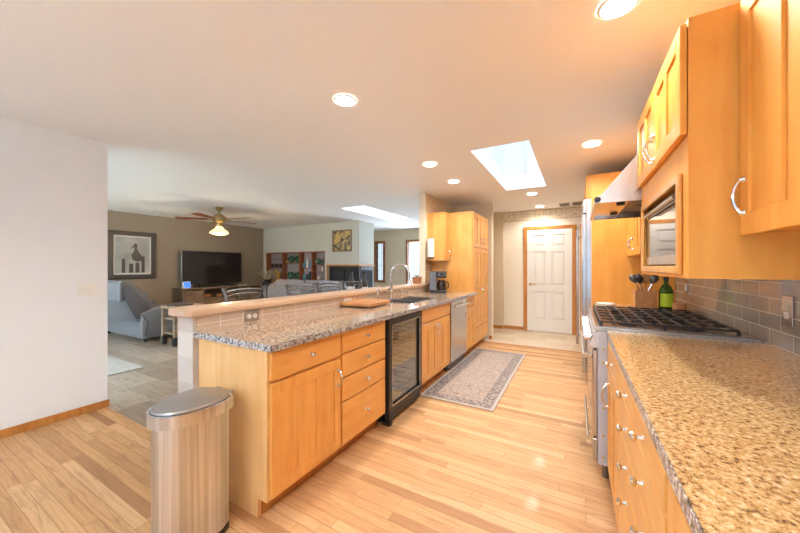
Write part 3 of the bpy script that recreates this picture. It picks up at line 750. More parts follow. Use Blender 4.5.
# hood
HY0, HY1 = 2.345, 3.20
hd = thing('range_hood', 'sloped stainless steel range hood above the gas range', 'range hood', (.5, 2.77, 1.70))
prof = [(.105, 1.70), (.105, 1.735), (.13, 1.745), (.46, 2.14), (XR-.01, 2.14), (XR-.01, 1.70), (XR-.03, 1.70), (XR-.03, 1.73), (.15, 1.73), (.135, 1.70)]
def hp(mb, prof, y0, y1):
    return mb.prism([(x, z) for x, z in prof], y0, y1, 1)
# shell: sloped front, top, back, and two thin end cheeks
mb = MB(); shell_in = .012
mb.prism([(.105, 1.70), (.105, 1.737), (.135, 1.747), (.457, 2.139), (.457, 2.12), (.147, 1.743), (.13, 1.70)], HY0+.015, HY1-.015, 1)
mb.build('front_canopy', 'steel', hd)
mb = MB()
for a, b in ((HY0, HY0+.015), (HY1-.015, HY1)): MB().prism([(.105, 1.70), (.105, 1.737), (.135, 1.747), (.457, 2.139), (XR-.012, 2.139), (XR-.012, 1.70)], a, b, 1).build('end_cheek', 'steel', hd)
MB().box(.134, .30, HY0+.02, HY1-.02, 1.722, 1.732).build('front_lip', 'steel', hd)
MB().box(.30, XR-.012, HY0+.02, HY1-.02, 1.745, 1.755).build('filter_panel', 'dgrey', hd)
for y in (2.62, 2.92): MB()  .box(.38, .70, y-.13, y+.13, 1.735, 1.7449, .002).build('grease_filter', 'dgrey', hd)
for y in (2.55, 3.0): MB().lathe((.26, y, 1.708), [(.025, 0), (.025, .0138)], 16).build('light', 'black', hd)
MB(F_y(HY0)).lathe((.118, .001, 1.722), [(.018, 0), (.018, .012), (.012, .014)], 16, 'y').build('end_cap', 'black', hd, True)

# microwave cabinet
MY0, MY1 = 1.45, 2.34; MX = .342; FM = F_neg(MX)
mw = thing('microwave_cabinet', 'maple wall cabinet housing the built-in microwave with two doors above', 'cabinet', (.6, 1.9, 1.258))
mb = MB()
mb.box(MX, RB, MY0, MY0+.02, 1.258, 2.168).box(MX, RB, MY1-.02, MY1, 1.258, 2.168).box(MX, RB, MY0+.02, MY1-.02, 1.258, 1.285)
mb.box(MX, RB, MY0+.02, MY1-.02, 2.14, 2.168).box(MX, RB, MY0+.02, MY1-.02, 1.635, 1.66).box(RB-.02, RB, MY0+.02, MY1-.02, 1.285, 2.14)
mb.box(MX, MX+.02, MY0+.02, 1.53, 1.285, 1.635).box(MX, MX+.02, 2.26, MY1-.02, 1.285, 1.635).box(MX, MX+.02, MY0+.02, MY1-.02, 1.66, 1.78)
mb.build('cabinet_body', MR, mw)
mb = MB(FM); a0, a1, z0, z1 = 1.515, 2.275, 1.272, 1.645
for q in ((a0, a0+.035, z0, z1), (a1-.035, a1, z0, z1), (a0+.035, a1-.035, z0, z0+.03), (a0+.035, a1-.035, z1-.03, z1)): mb.box(q[0], q[1], .001, .014, q[2], q[3], .003)
mb.build('microwave_surround', 'maple', mw)
for (a, b, s_) in ((MY0+.003, 1.893, -1), (1.897, MY1-.003, 1)):
    d = shaker(FM, a, b, 1.765, 2.152, 2, mw, mat=MR); pull(FM, 1.895+s_*.03, 1.80, 1.91, d, bow=.026)
mv = thing('microwave_oven', 'built-in microwave with reflective door in the maple surround', 'microwave', (.55, 1.895, 1.286))
MB().box(MX+.03, .78, 1.55, 2.24, 1.286, 1.60).build('oven_case', 'black', mv)
dd = MB(FM).box(1.563, 2.227, -.025, -.004, 1.308, 1.555, .003).build('door', 'mwglass', mv)
MB(FM).tube([(1.60, .006, 1.575), (2.20, .006, 1.575)], .009, 8).box(1.563, 2.227, -.025, -.003, 1.56, 1.595, .002).build('handle', 'steel', dd)
MB(FM).box(1.563, 2.227, -.0039, -.0025, 1.31, 1.35).build('control_strip', 'steel', dd)
# near wall cabinet (hangs nearer than the microwave cabinet)
NXF = .487; FN2 = F_neg(NXF)
nc = thing('wall_cabinet', 'large maple wall cabinet at the top right corner with chrome pull', 'cabinet', (.66, .75, 1.41))
MB().box(NXF, RB, .05, 1.448, 1.41, 2.168).build('cabinet_body', MR, nc)
for (a, b, h_) in ((1.0, 1.432, True), (.53, .994, False), (.06, .524, False)):
    d = shaker(FN2, a, b, 1.400, 2.16, 2, nc, mat=MR, st=.06)
    if h_: pull(FN2, b-.03, 1.47, 1.575, d, r=.006, bow=.022)
# small cabinet right of hood
sc_ = thing('wall_cabinet', 'small maple wall cabinet between the range hood and refrigerator panel', 'cabinet', (.65, 3.6, 1.40))
MB().box(.48, RB, 3.205, 3.975, 1.40, 2.14).build('cabinet_body', MR, sc_)
for (a, b, s_) in ((3.21, 3.588, -1), (3.592, 3.97, 1)):
    d = shaker(F_neg(.48), a, b, 1.405, 2.135, 2, sc_, mat=MR); pull(F_neg(.48), 3.59+s_*.03, 1.46, 1.56, d)
# refrigerator, side panel and cabinet over it
oc = thing('refrigerator_enclosure', 'tall maple enclosure panel and cabinet around and over the refrigerator', 'cabinet', (.5, 4.4, 0))
MB().box(.147, RB, 3.98, 4.01, 0, 2.20).build('side_panel', MR, oc)
rf = thing('refrigerator', 'tall stainless steel refrigerator seen edge-on past the maple panel', 'refrigerator', (.48, 4.48, 0))
MB().box(.10, RB, 4.015, 4.96, .03, 2.04).build('refrigerator_body', 'steel', rf)
FF = F_neg(.10)
for (a, b) in ((4.02, 4.485), (4.49, 4.955)):
    dd = MB(FF).box(a, b, .001, .04, .12, 1.88, .006).build('door', 'steel', rf)
    a_ = b-.05 if a < 4.1 else a+.05
    mb = MB(FF).tube([(a_, .085, .35), (a_, .085, 1.75)], .014, 10)
    for zz in (.45, 1.65): mb.tube([(a_, .04, zz), (a_, .085, zz)], .009, 8)
    mb.build('handle', 'steel', dd, True)
MB(FF).box(4.02, 4.955, .001, .03, 1.89, 2.04, .003).build('grille', 'steel', rf)
MB(FF).box(4.03, 4.94, -.03, -.01, 0, .11).build('toe_kick', 'black', rf)
MB().box(.12, RB, 4.015, 4.96, 2.045, 2.30).build('cabinet_body', MR, oc)
for (a, b) in ((4.02, 4.485), (4.49, 4.955)):
    d = shaker(F_neg(.12), a, b, 2.05, 2.295, 1, oc, mat=MR, st=.045); knob(F_neg(.12), (a+b)/2, 2.075, d)
struct(MB().box(.12, XR, 4.965, 5.06, 0, H).build('wall_nook', 'cream_hall'))

# counter items, right
def at(x, y): return (x, y, .9155)
sl = thing('slate_board', 'dark slate board lying on the worktop behind the range', 'board', at(.64, 3.42))
MB(TR(.60, 3.45, .9155)).box(-.19, .19, -.13, .13, 0, .014, .003).build('board', 'black', sl)
uh = thing('utensil_block', 'square wooden utensil holder on the slate board', 'utensil holder', (.56, 3.46, .93))
mb = MB(TR(.52, 3.44, .930)); s1 = .075; t1 = .012
mb.box(-s1, s1, -s1, s1, 0, .012).box(-s1, -s1+t1, -s1, s1, .012, .165, .002).box(s1-t1, s1, -s1, s1, .012, .165, .002).box(-s1+t1, s1-t1, -s1, -s1+t1, .012, .165, .002).box(-s1+t1, s1-t1, s1-t1, s1, .012, .165, .002)
mb.build('box', 'butcher', uh)
def utensil(nm, lab, x, y, dx, dy, mat, head):
    b0 = Vector((x-dx*.5, y, .945)); tp = Vector((x+dx*.6, y+dy, 1.16))
    r = thing(nm, lab, 'utensil', b0)
    MB().tube([b0, tp], .006, 8).build('shaft', 'chrome' if mat != 'butcher' else 'butcher', r, True)
    d_ = (tp-b0).normalized()
    if head == 'spoon':
        mb = MB(); mb.tube([tp-d_*.01, tp+d_*.012, tp+d_*.035, tp+d_*.06, tp+d_*.08], [.006, .024, .032, .026, .004], 14)
    else:
        mb = MB(Matrix.Translation(tp)); mb.box(-.026, .026, -.006, .006, -.01, .085, .004)
    mb.build('head', mat, r, True)
utensil('serving_spoon', 'dark metal spoon leaning right out of the utensil block', .525, 3.42, .075, -.01, 'pewter', 'spoon')
utensil('slotted_spoon', 'dark nylon spoon leaning left out of the utensil block', .515, 3.40, -.05, -.01, 'black', 'spoon')
utensil('spatula', 'wooden spatula standing upright in the utensil block', .525, 3.45, .02, .02, 'butcher', 'flat')
utensil('ladle', 'second dark spoon in the utensil block, leftmost of them', .51, 3.47, -.08, .01, 'pewter', 'spoon')
bo = thing('green_bottle', 'green glass oil bottle with a lime label by the backsplash', 'bottle', (.66, 3.40, .93))
MB().lathe((.66, 3.40, .930), [(.045, 0), (.048, .01), (.048, .17), (.035, .20), (.016, .225), (.015, .255)], 24).build('glass', 'bottle', bo, True)
MB().lathe((.66, 3.40, 1.185), [(.018, 0), (.018, .025), (.014, .028)], 16).build('cap', 'black', bo, True)
mb = MB(); R_ = .0488
for k in range(10):
    a0, a1 = [math.radians(-150+q*11) for q in (k, k+1)]
    mb.face([(.66+R_*math.cos(a0), 3.40+R_*math.sin(a0), .965), (.66+R_*math.cos(a1), 3.40+R_*math.sin(a1), .965), (.66+R_*math.cos(a1), 3.40+R_*math.sin(a1), 1.075), (.66+R_*math.cos(a0), 3.40+R_*math.sin(a0), 1.075)])
mb.build('label', 'label_y', bo)
sj = thing('salt_jar', 'round pale wooden salt jar in front of the green bottle', 'jar', (.745, 3.28, .916))
MB().lathe((.715, 3.255, .9155), [(.04, 0), (.044, .005), (.044, .075)], 20).build('bowl', 'butcher', sj, True)
MB().lathe((.715, 3.255, .9906), [(.045, 0), (.045, .014), (.040, .018)], 20).build('lid', 'butcher', sj, True)
sd = MB().lathe((.25, 3.60, .9155), [(.045, 0), (.075, .006), (.08, .014), (.076, .018), (.045, .010)], 24).build('small_plate', 'ceramic_w', None, True)
tag(sd, 'white oval plate, lower of two stacked beside the refrigerator panel', 'plate')
sd = MB().lathe((.25, 3.60, .934), [(.045, 0), (.075, .006), (.078, .014), (.074, .018), (.045, .010)], 24).build('small_plate', 'ceramic_w', None, True)
tag(sd, 'white plate, upper of two stacked beside the refrigerator panel', 'plate')

# ================================================================ CEILING FIXTURES
NAMES = ['above the right worktop, nearest the camera', 'above the near end of the island', 'above the island sink', 'above the island near the pantry',
         'above the range', 'beyond the skylight in the hall', 'last before the white door', 'behind the camera on the right', 'behind the camera on the left']
for i, (x, y) in enumerate(DL):
    r = thing('recessed_light', 'round recessed ceiling light ' + NAMES[i], 'ceiling light', (x, y, H), group='recessed ceiling lights')
    mb = MB(); n_ = 28
    for k in range(n_):
        a0, a1 = 2*PI*k/n_, 2*PI*(k+1)/n_
        q = [(rr*math.cos(a), rr*math.sin(a)) for rr in (.066, .080) for a in (a0, a1)]
        mb.face([(x+q[0][0], y+q[0][1], H-.010), (x+q[1][0], y+q[1][1], H-.010), (x+q[3][0], y+q[3][1], H-.002), (x+q[2][0], y+q[2][1], H-.002)])
    mb.build('trim_ring', 'white', r, True)
    MB().lathe((x, y, H-.008), [(.067, 0), (.067, .006)], 28).build('bulb', 'bulb', r)
    l = bpy.data.lights.new('lamp', 'SPOT'); l.energy = LAMP*PI*(.85 if y > 5 else 1); l.color = (1.0, .94, .85); l.spot_size = math.radians(165); l.spot_blend = .6; l.shadow_soft_size = .07
    lo = bpy.data.objects.new('lamp', l); C.objects.link(lo); lo.parent = r; lo.location = (0, 0, -.03)
# vents
for k, (a, b) in enumerate(((-.27, -.10), (-.06, .10))):
    r = thing('ceiling_vent', ('left' if k == 0 else 'right')+' of the two grey slotted vents in the hall ceiling by the door', 'vent', ((a+b)/2, 6.5, H))
    mb = MB().box(a, b, 6.36, 6.66, H-.012, H-.001, .003); mb.build('grille_frame', 'vent', r)
    mb = MB()
    for j in range(6): mb.box(a+.015, b-.015, 6.39+j*.045, 6.405+j*.045, H-.016, H-.0125)
    mb.build('slats', 'slat', r)

# ================================================================ RUG, TRASH CAN
rg_ = MB().box(-1.375, -.645, 2.86, 4.95, .001, .011, .003).build('runner_rug', 'rug', None, False, origin=(-1.01, 3.905, 0))
rg_.rotation_euler = (0, 0, 0)
tag(rg_, 'faded grey and beige patterned runner rug beside the island', 'rug')
tc = thing('trash_can', 'semi-round stainless steel trash can standing at the end of the island', 'trash can', (-1.59, .83, 0))
def dshape(cx, yb, w, dp, n=28, ins=0, rc=.075):
    w_ = w/2-ins; yb_ = yb-ins; d_ = dp-2*ins; pts = []
    pts += [(cx+w_-rc, yb_), (cx+w_-rc*.3, yb_-rc*.3), (cx+w_, yb_-rc)]
    st_ = d_*.42
    for k in range(n+1):
        a = PI*k/n; pts.append((cx+w_*math.cos(a), yb_-st_-(d_-st_)*math.sin(a)))
    pts += [(cx-w_, yb_-rc), (cx-w_+rc*.3, yb_-rc*.3), (cx-w_+rc, yb_)]
    return pts
CX, CYB = -1.606, .985
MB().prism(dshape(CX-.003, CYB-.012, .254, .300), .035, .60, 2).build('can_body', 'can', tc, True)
MB().prism(dshape(CX-.003, CYB-.012, .258, .304), .0, .036, 2, .003).build('base', 'black', tc, True)
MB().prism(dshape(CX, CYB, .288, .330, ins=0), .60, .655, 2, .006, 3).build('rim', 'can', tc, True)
ld = MB(); P1 = dshape(CX, CYB, .288, .330, ins=.014)
rings = [(1, .655), (1, .662), (.97, .667), (.6, .674), (.0, .676)]
cen = (CX, CYB-.16); prev = None
for s_, z_ in rings:
    ring = [ld.bm.verts.new((cen[0]+(p[0]-cen[0])*max(s_, .01), cen[1]+(p[1]-cen[1])*max(s_, .01), z_)) for p in P1]
    if prev:
        for k in range(len(ring)): ld.bm.faces.new([prev[k], prev[(k+1) % len(ring)], ring[(k+1) % len(ring)], ring[k]])
    prev = ring
ld.bm.faces.new(prev)
ld.build('lid', 'lid_grey', tc, True)
MB().prism(dshape(CX, CYB, .288, .330, ins=.010), .6551, .6565, 2).build('lid_gap', 'black', tc)  # black ring stands in for the shaded gap around the lid
MB().box(CX-.065, CX+.065, CYB-.004, CYB+.02, .60, .66, .004).build('hinge', 'lid_grey', tc)
tc.rotation_euler = (0, 0, .04)

# ================================================================ LIVING ROOM
# television and console
tv = thing('television', 'large flat screen television with thin silver bezel on the wooden console', 'television', (-8.0, 4.78, .79))
F = F_pos(-8.02)
MB(F).box(3.90, 5.41, 0, .04, .86, 1.68, .006).build('tv_body', 'bezel', tv)
MB(F).box(3.918, 5.392, .04, .043, .875, 1.668).build('screen', 'tvscreen', tv)
MB(F).box(4.2, 5.12, -.08, .14, .805, .817, .003).box(4.6, 4.7, 0, .03, .81, .87).build('stand', 'black', tv)
sb = MB(F_pos(-7.80)).box(4.20, 5.05, -.03, .03, .801, .85, .006).build('soundbar', 'black'); tag(sb, 'slim black soundbar in front of the television', 'soundbar')
cs = thing('tv_console', 'rustic grey wood television console with open middle shelf', 'console', (-7.98, 4.72, 0))
F = F_pos(-7.75)
mb = MB(); mb.box(-8.22, -7.72, 3.80, 5.86, .765, .80, .004); mb.build('top', 'rustic', cs)
mb = MB()
for a in (3.82, 4.25, 5.18, 5.80): mb.box(-8.20, -7.75, a, a+.04, .02, .765)
mb.box(-8.20, -7.75, 3.86, 5.80, .05, .08).box(-8.20, -8.185, 3.86, 5.80, .08, .765).box(-8.18, -7.75, 4.29, 5.18, .52, .54)
mb.build('frame', 'rustic', cs)
for (a, b) in ((3.865, 4.245), (5.225, 5.795)):
    d = shaker(F, a, b, .09, .735, 2, cs, mat='rustic'); knob(F, b-.04 if a < 4 else a+.04, .42, d)
for (a, b) in ((4.29, 4.73), (4.74, 5.18)):
    d = shaker(F, a, b, .09, .51, 2, cs, mat='rustic'); knob(F, b-.03 if a < 4.5 else a+.03, .32, d)
for i, y in enumerate((4.42, 4.72, 5.02)):
    o = MB().lathe((-7.86, y, .5405), [(.04, 0), (.075, .03), (.08, .07), (.07, .075)], 20).build('wooden_bowl', 'butcher', None, True)
    tag(o, ['leftmost', 'middle', 'rightmost'][i]+' of three turned wooden bowls on the open shelf of the console', 'bowl', 'wooden bowls on the console')
dc = thing('smart_display', 'small display with a lit blue screen at the left end of the console', 'display', (-7.85, 3.9, .80))
MB(F_pos(-7.85)).prism([(-.05, .8005), (.05, .8005), (.02, .95), (0, .95)], 3.86, 4.02, 0, .004).build('housing', 'white', dc)
dz = MB(F_pos(-7.85)); dz.face([(3.87, .0505, .812), (4.01, .0505, .812), (4.01, .0245, .94), (3.87, .0245, .94)]); dz.build('screen', 'screen_blue', dc)
rm = MB(F_pos(-7.78)).box(5.15, 5.40, -.03, .03, .801, .82, .006).build('white_remote', 'white'); tag(rm, 'white remote lying on the console to the right of the soundbar', 'remote')
# vase with dried stems
vs = thing('dark_vase', 'black vase of dried pale stems at the right end of the console', 'vase', (-7.72, 6.02, 0))
MB().lathe((-7.75, 6.05, 0), [(.13, 0), (.13, .5), (.12, .52), (.10, .53)], 20).build('pedestal', 'dark_pot', vs, True)
MB().lathe((-7.75, 6.05, .531), [(.06, 0), (.13, .12), (.15, .25), (.11, .34), (.09, .36), (.11, .40)], 20).build('vase_body', 'black', vs, True)
mb = MB(); random.seed(3)
for k in range(60):
    a = random.random()*2*PI; l_ = .12+.22*random.random(); h_ = .30*(1-.5*l_/.34)+random.random()*.06
    mb.tube([(-7.75+.03*math.cos(a), 6.05+.03*math.sin(a), .90), (-7.75+l_*.5*math.cos(a), 6.05+l_*.5*math.sin(a), .93+h_*.6), (-7.75+l_*math.cos(a)*.85, 6.05+l_*math.sin(a)*.8, .93+h_)], [.002, .004, .008], 5)
mb.build('dried_stems', 'dry', vs)
# framed pelican print on TV wall
pc = thing('framed_bird_print', 'large dark framed grey print of a bird on pilings over the recliner', 'picture', (-8.24, 3.1, 1.05))
F = F_pos(-8.25); a0, a1, z0, z1 = 2.66, 3.50, 1.04, 2.04
mb = MB(F); w_ = .09
for q in ((a0, a0+w_, z0, z1), (a1-w_, a1, z0, z1), (a0+w_, a1-w_, z0, z0+w_), (a0+w_, a1-w_, z1-w_, z1)): mb.box(q[0], q[1], .001, .04, q[2], q[3], .006)
mb.build('frame', 'dframe', pc)
MB(F).box(a0+w_, a1-w_, .004, .014, z0+w_, z1-w_).build('mat_board', 'mat_white', pc)
MB(F).box(a0+w_+.03, a1-w_-.03, .014, .017, z0+w_+.03, z1-w_-.03).build('print', 'print_bg', pc)
mb = MB(F); cx = 3.13; o_ = .0172
def blob(pts, d_=.001): mb.prism([(a, b) for a, b in pts], o_, o_+d_, 1)
blob([(cx-.06, 1.45), (cx+.02, 1.40), (cx+.10, 1.42), (cx+.12, 1.50), (cx+.06, 1.60), (cx+.02, 1.68), (cx+.03, 1.76), (cx-.0, 1.80), (cx-.03, 1.77), (cx-.10, 1.66), (cx-.02, 1.72), (cx-.03, 1.62), (cx-.08, 1.55)])
for (px, w2, zt) in ((2.92, .03, 1.46), (3.05, .035, 1.36), (3.16, .035, 1.38), (3.26, .03, 1.52)): blob([(px-w2, z0+w_+.04), (px+w2, z0+w_+.04), (px+w2, zt), (px-w2, zt)])
mb.build('bird_figure', 'dframe', pc)
# recliner
rc = thing('recliner_sofa', 'grey leather recliner seen from behind under the bird print', 'recliner', (-7.2, 2.9, 0))
x0, x1 = -8.05, -6.38
mb = MB().prism([(2.52, .07), (3.35, .07), (3.40, .40), (3.34, .58), (3.2, .62), (2.72, .60), (2.50, .50)], x1-.20, x1, 0, .03, 3); mb.build('armrest', 'sofa', rc, True)
mb = MB().prism([(2.52, .07), (3.35, .07), (3.40, .40), (3.34, .58), (3.2, .62), (2.72, .60), (2.50, .50)], x0, x0+.20, 0, .03, 3); mb.build('armrest', 'sofa', rc, True)
mb = MB().prism([(2.47, .36), (2.36, .62), (2.24, .90), (2.22, 1.0), (2.27, 1.07), (2.38, 1.06), (2.48, .98), (2.56, .84), (2.68, .70), (2.80, .46), (2.72, .36)], x0+.05, x1-.05, 0, .035, 3); mb.build('backrest', 'sofa', rc, True)
for a, b in ((x0+.05, -7.22), (-7.20, x1-.03)): MB().box(a, b, 2.212, 2.30, .72, 1.05, .035, 3).build('headrest_cushion', 'sofa', rc, True)
MB().box(x0+.2, x1-.2, 2.60, 3.52, .28, .50, .04, 3).build('seat', 'sofa', rc, True)
MB().box(x0+.06, x1-.06, 2.50, 3.40, .07, .40, .03, 2).build('base', 'sofa', rc, True)
for x in (x0+.1, x1-.1):
    for y in (2.6, 3.3): MB().lathe((x, y, 0), [(.025, 0), (.03, .08)], 10).build('foot', 'black', rc)
MB().prism([(2.44, .42), (2.34, .66), (2.25, .92), (2.28, 1.0), (2.36, 1.0), (2.50, .80), (2.62, .66), (2.70, .50), (2.66, .42)], x1-.06, x1-.028, 0, .012, 2).build('side_wing', 'wing', rc, True, label='darker side wing of the backrest')
MB().tube([(x1+.002, 2.50, .50), (x1+.002, 2.60, .35), (x1+.002, 2.56, .12)], .006, 6).build('seam', 'black', rc)
# end table
et = thing('end_table', 'rustic wood and metal end table between the recliner and the bar', 'side table', (-5.85, 2.85, 0))
a0, a1, b0, b1 = -6.10, -5.66, 2.66, 3.16
MB().box(a0, a1, b0, b1, .60, .64, .004).build('table_top', 'rustic_light', et)
MB().box(a0+.02, a1-.02, b0+.02, b1-.02, .18, .21, .003).build('shelf', 'rustic', et)
MB().box(a0+.02, a1-.02, b0+.02, b1-.02, .42, .44, .003).build('shelf', 'rustic_light', et)
for x in (a0+.035, a1-.035):
    for y in (b0+.035, b1-.035):
        l_ = MB().box(x-.03, x+.03, y-.03, y+.03, .06, .60, .003).build('leg', 'rustic', et)
        MB().box(x-.036, x+.036, y-.036, y+.036, 0, .14, .004).build('foot_bracket', 'iron', l_)
bk = MB(TR(-5.85, 2.85, .6405, .3)).box(-.11, .11, -.15, .15, 0, .02, .002).build('magazine', 'dframe'); tag(bk, 'thin dark magazine lying on the end table', 'magazine')
# living rug
o = MB().box(-7.6, -4.85, -.6, 1.93, .001, .012, .003).build('area_rug', 'rug2'); tag(o, 'pale grey area rug on the stone floor beyond the left wall', 'rug')
# sofa seen over the bar
sf = thing('grey_sofa', 'grey quilted sofa seen from behind over the bar', 'sofa', (-4.9, 5.2, 0))
MB().box(-5.95, -3.75, 4.62, 5.5, .08, .45, .04, 3).build('base', 'quilt', sf, True)
MB().prism([(4.60, .12), (4.62, .84), (4.70, .93), (4.86, .90), (4.98, .45), (4.98, .12)], -5.95, -3.75, 0, .05, 4).build('backrest', 'quilt', sf, True)
for x in (-5.85, -3.85):
    for y in (4.75, 5.4): MB().lathe((x, y, 0), [(.025, 0), (.03, .085)], 10).build('foot', 'black', sf)
for x in (-5.98, -3.93): MB().prism([(4.70, .08), (5.52, .08), (5.52, .60), (5.3, .66), (4.85, .72), (4.70, .8)], x, x+.22, 0, .04, 3).build('armrest', 'quilt', sf, True)
for a, b in ((-5.75, -4.87), (-4.85, -3.95)): MB().prism([(4.60, .74), (4.62, .93), (4.72, 1.02), (4.90, .99), (4.98, .74)], a, b, 0, .05, 4).build('back_cushion', 'quilt', sf, True)
# sofa table with two figures
st_ = thing('sofa_table', 'narrow dark table standing behind the sofa', 'table', (-3.7, 4.33, 0))
MB().box(-4.4, -3.0, 4.15, 4.5, .76, .79, .003).build('table_top', 'dframe', st_)
for x in (-4.36, -3.04):
    for y in (4.18, 4.47): MB().box(x-.02, x+.02, y-.02, y+.02, 0, .76).build('leg', 'dframe', st_)
for i, x in enumerate((-3.37, -3.10)):
    r = thing('bottle_figure', ('left' if i == 0 else 'right')+' of the two dark narrow-necked bottles on the table behind the sofa', 'vase', (x, 4.32, .79), group='dark bottles behind the sofa')
    MB().lathe((x, 4.32, .7905), [(.05, 0), (.06, .05), (.06, .18), (.045, .27), (.02, .33), (.018, .41), (.024, .42)], 18).build('bottle_body', 'dark_pot', r, True)
    MB().lathe((x, 4.32, .90), [(.0615, 0), (.0615, .06)], 18).build('paper_band', 'ceramic_w', r, True)
# bar stools
def stool(lab):
    r = thing('bar_stool', lab, 'bar stool', (0, 0, 0), group='metal bar stools along the bar')
    # local: back towards -x
    for sx in (-1, 1):
        for sy in (-1, 1):
            MB().tube([(sx*.20, sy*.20, 0), (sx*.165, sy*.165, .64)], .013, 8).build('leg', 'pewter', r, True)
    mb = MB()
    for z_, q in ((.22, .188), (.42, .176)):
        mb.tube([(-q, -q, z_), (q, -q, z_), (q, q, z_), (-q, q, z_), (-q, -q, z_)], .009, 6)
    mb.build('footrest', 'pewter', r, True)
    MB().lathe((0, 0, .64), [(.19, 0), (.21, .01), (.21, .045), (.17, .07), (.02, .075)], 28).build('seat', 'dframe', r, True)
    for sy in (-1, 1): MB().tube([(-.165, sy*.165, .62), (-.20, sy*.19, .88), (-.235, sy*.205, 1.09)], [.013, .013, .015], 10).lathe((-.236, sy*.205, 1.085), [(.022, 0), (.022, .018), (.012, .024)], 12).build('back_post', 'pewter', r, True)
    pts = []
    for k in range(13):
        t_ = -1+k/6; pts.append((-.235-.035*(1-t_*t_), t_*.205, 1.065+.02*(1-t_*t_)))
    MB().tube(pts, .011, 8).tube([(p[0]+.02, p[1], p[2]-.035) for p in pts], .007, 8).build('top_rail', 'pewter', r, True)
    for sy in (-1, 1):
        MB().tube([(-.19, sy*.18, .76), (-.235, 0, .90), (-.24, -sy*.19, 1.03)], .008, 8).build('cross_bar', 'pewter', r, True)
    return r
SL = ['nearest to the end of the bar', 'second from the near end of the bar', 'third from the near end of the bar', 'farthest along the bar']
SYS = [1.89, 2.58, 3.05, 3.52]
s0 = stool('grey metal bar stool with curved crossed back, '+SL[0]); s0.location = (-2.50, SYS[0], 0)
for i in range(1, 4): dup(s0, (-2.50, SYS[i], 0), 0, 'grey metal bar stool with curved crossed back, '+SL[i])
# ceiling fan
fx, fy = -6.0, 3.6
fn = thing('ceiling_fan', 'brass ceiling fan with wooden blades and glowing amber glass shade', 'ceiling fan', (fx, fy, H))
MB().lathe((fx, fy, H-.075), [(.015, 0), (.05, .02), (.075, .074)], 24).build('canopy', 'brass', fn, True)
MB().lathe((fx, fy, H-.13), [(.014, 0), (.014, .058)], 12).build('downrod', 'brass', fn, True)
MB().lathe((fx, fy, H-.31), [(.05, 0), (.10, .02), (.13, .06), (.14, .10), (.10, .14), (.04, .178)], 28).build('motor_housing', 'brass', fn, True)
MB().lathe((fx, fy, H-.37), [(.045, 0), (.055, .03), (.05, .06)], 20).build('light_kit', 'brass', fn, True)
MB().lathe((fx, fy, H-.53), [(.03, 0), (.12, .008), (.165, .03), (.15, .065), (.085, .11), (.055, .16)], 28).build('glass_shade', 'shade', fn, True)
for k in range(5):
    a = math.radians(10+72*k)
    K = Matrix.Translation((fx, fy, H-.235)) @ Matrix.Rotation(a, 4, 'Z') @ Matrix.Rotation(.16, 4, 'X')
    b_ = MB(K).prism([(.19, -.045), (.62, -.072), (.71, -.06), (.735, 0), (.71, .06), (.62, .072), (.19, .045)], -.004, .004, 2).build('blade', 'blade', fn)
    MB(K).box(.10, .23, -.018, .018, -.011, -.0045, .002).build('blade_iron', 'brass', b_)
l = bpy.data.lights.new('lamp', 'POINT'); l.energy = 18; l.color = (1, .72, .42); l.shadow_soft_size = .05
lo = bpy.data.objects.new('lamp', l); C.objects.link(lo); lo.parent = fn; lo.location = (0.0, 0.0, -.60)
# shelving niche
def Xu(u, y=6.3):
    f_, s_, c_ = 315.0, .4878, .8730
    k_ = (u-400)/f_; d_ = y/(k_*s_+c_); return k_*d_*c_-d_*s_
sh = thing('built_in_shelves', 'cherry wood shelving set in the pale wall niche left of the fireplace', 'shelves', ((NX0+NX1)/2, 6.45, NZ0))
yb, yf = 6.468, 6.30
cols = [NX0+.01, -7.42, -6.74, -6.27, NX1-.01]
mb = MB().box(NX0+.001, NX1-.001, yf+.005, yb, NZ0+.001, NZ0+.03).box(NX0+.001, NX1-.001, yf+.01, yb, NZ1-.03, NZ1-.001)
for x in cols: mb.box(x-.02 if x > cols[0] else NX0+.001, x+.02 if x < cols[-1] else NX1-.001, yf+.008, yb, NZ0+.03, NZ1-.03)
MB().box(NX0-.03, NX1+.03, yf-.04, yf-.001, NZ0-.03, NZ0+.025, .004).build('sill', 'oak', sh, label='light oak sill')
mb.build('frame', 'cherry', sh)
t = NT('beadboard_back'); wv = t.n('ShaderNodeTexWave', {'Vector': t.coord(), 'Scale': 10, 'Distortion': 0}, out=1, bands_direction='X')
M['bead'] = t.fin(t.mix(wv, srgb(130, 120, 128), srgb(196, 184, 186)), .7)
MB().box(NX0+.001, NX1-.001, yb, yb+.008, NZ0+.001, NZ1-.001).build('back_panel', 'bead', sh)
SHV = {0: (1.27, 1.52), 1: (1.40,), 2: (1.26,), 3: (1.16, 1.36)}
for k, zs in SHV.items():
    for z_ in zs: MB().box(cols[k]+.021, cols[k+1]-.021, yf+.02, yb-.001, z_-.02, z_).build('shelf', 'cherry', sh)
zb0 = NZ0+.0305
def pot(name, lab, cat, x, z, prof, mat, grp=None, y=6.385):
    o = MB().lathe((x, y, z+.0006), prof, 18).build(name, mat, None, True); tag(o, lab, cat, grp)
c = lambda k, t_: cols[k]+(cols[k+1]-cols[k])*t_
for i, t_ in enumerate((.28, .52, .76)):
    pot('small_cup', ['leftmost', 'middle', 'rightmost'][i]+' of three small dark cups on the first shelf column', 'cup', c(0, t_), 1.27, [(.03, 0), (.045, .03), (.045, .10), (.04, .11)], 'dark_pot', 'dark cups on the built-in shelves')
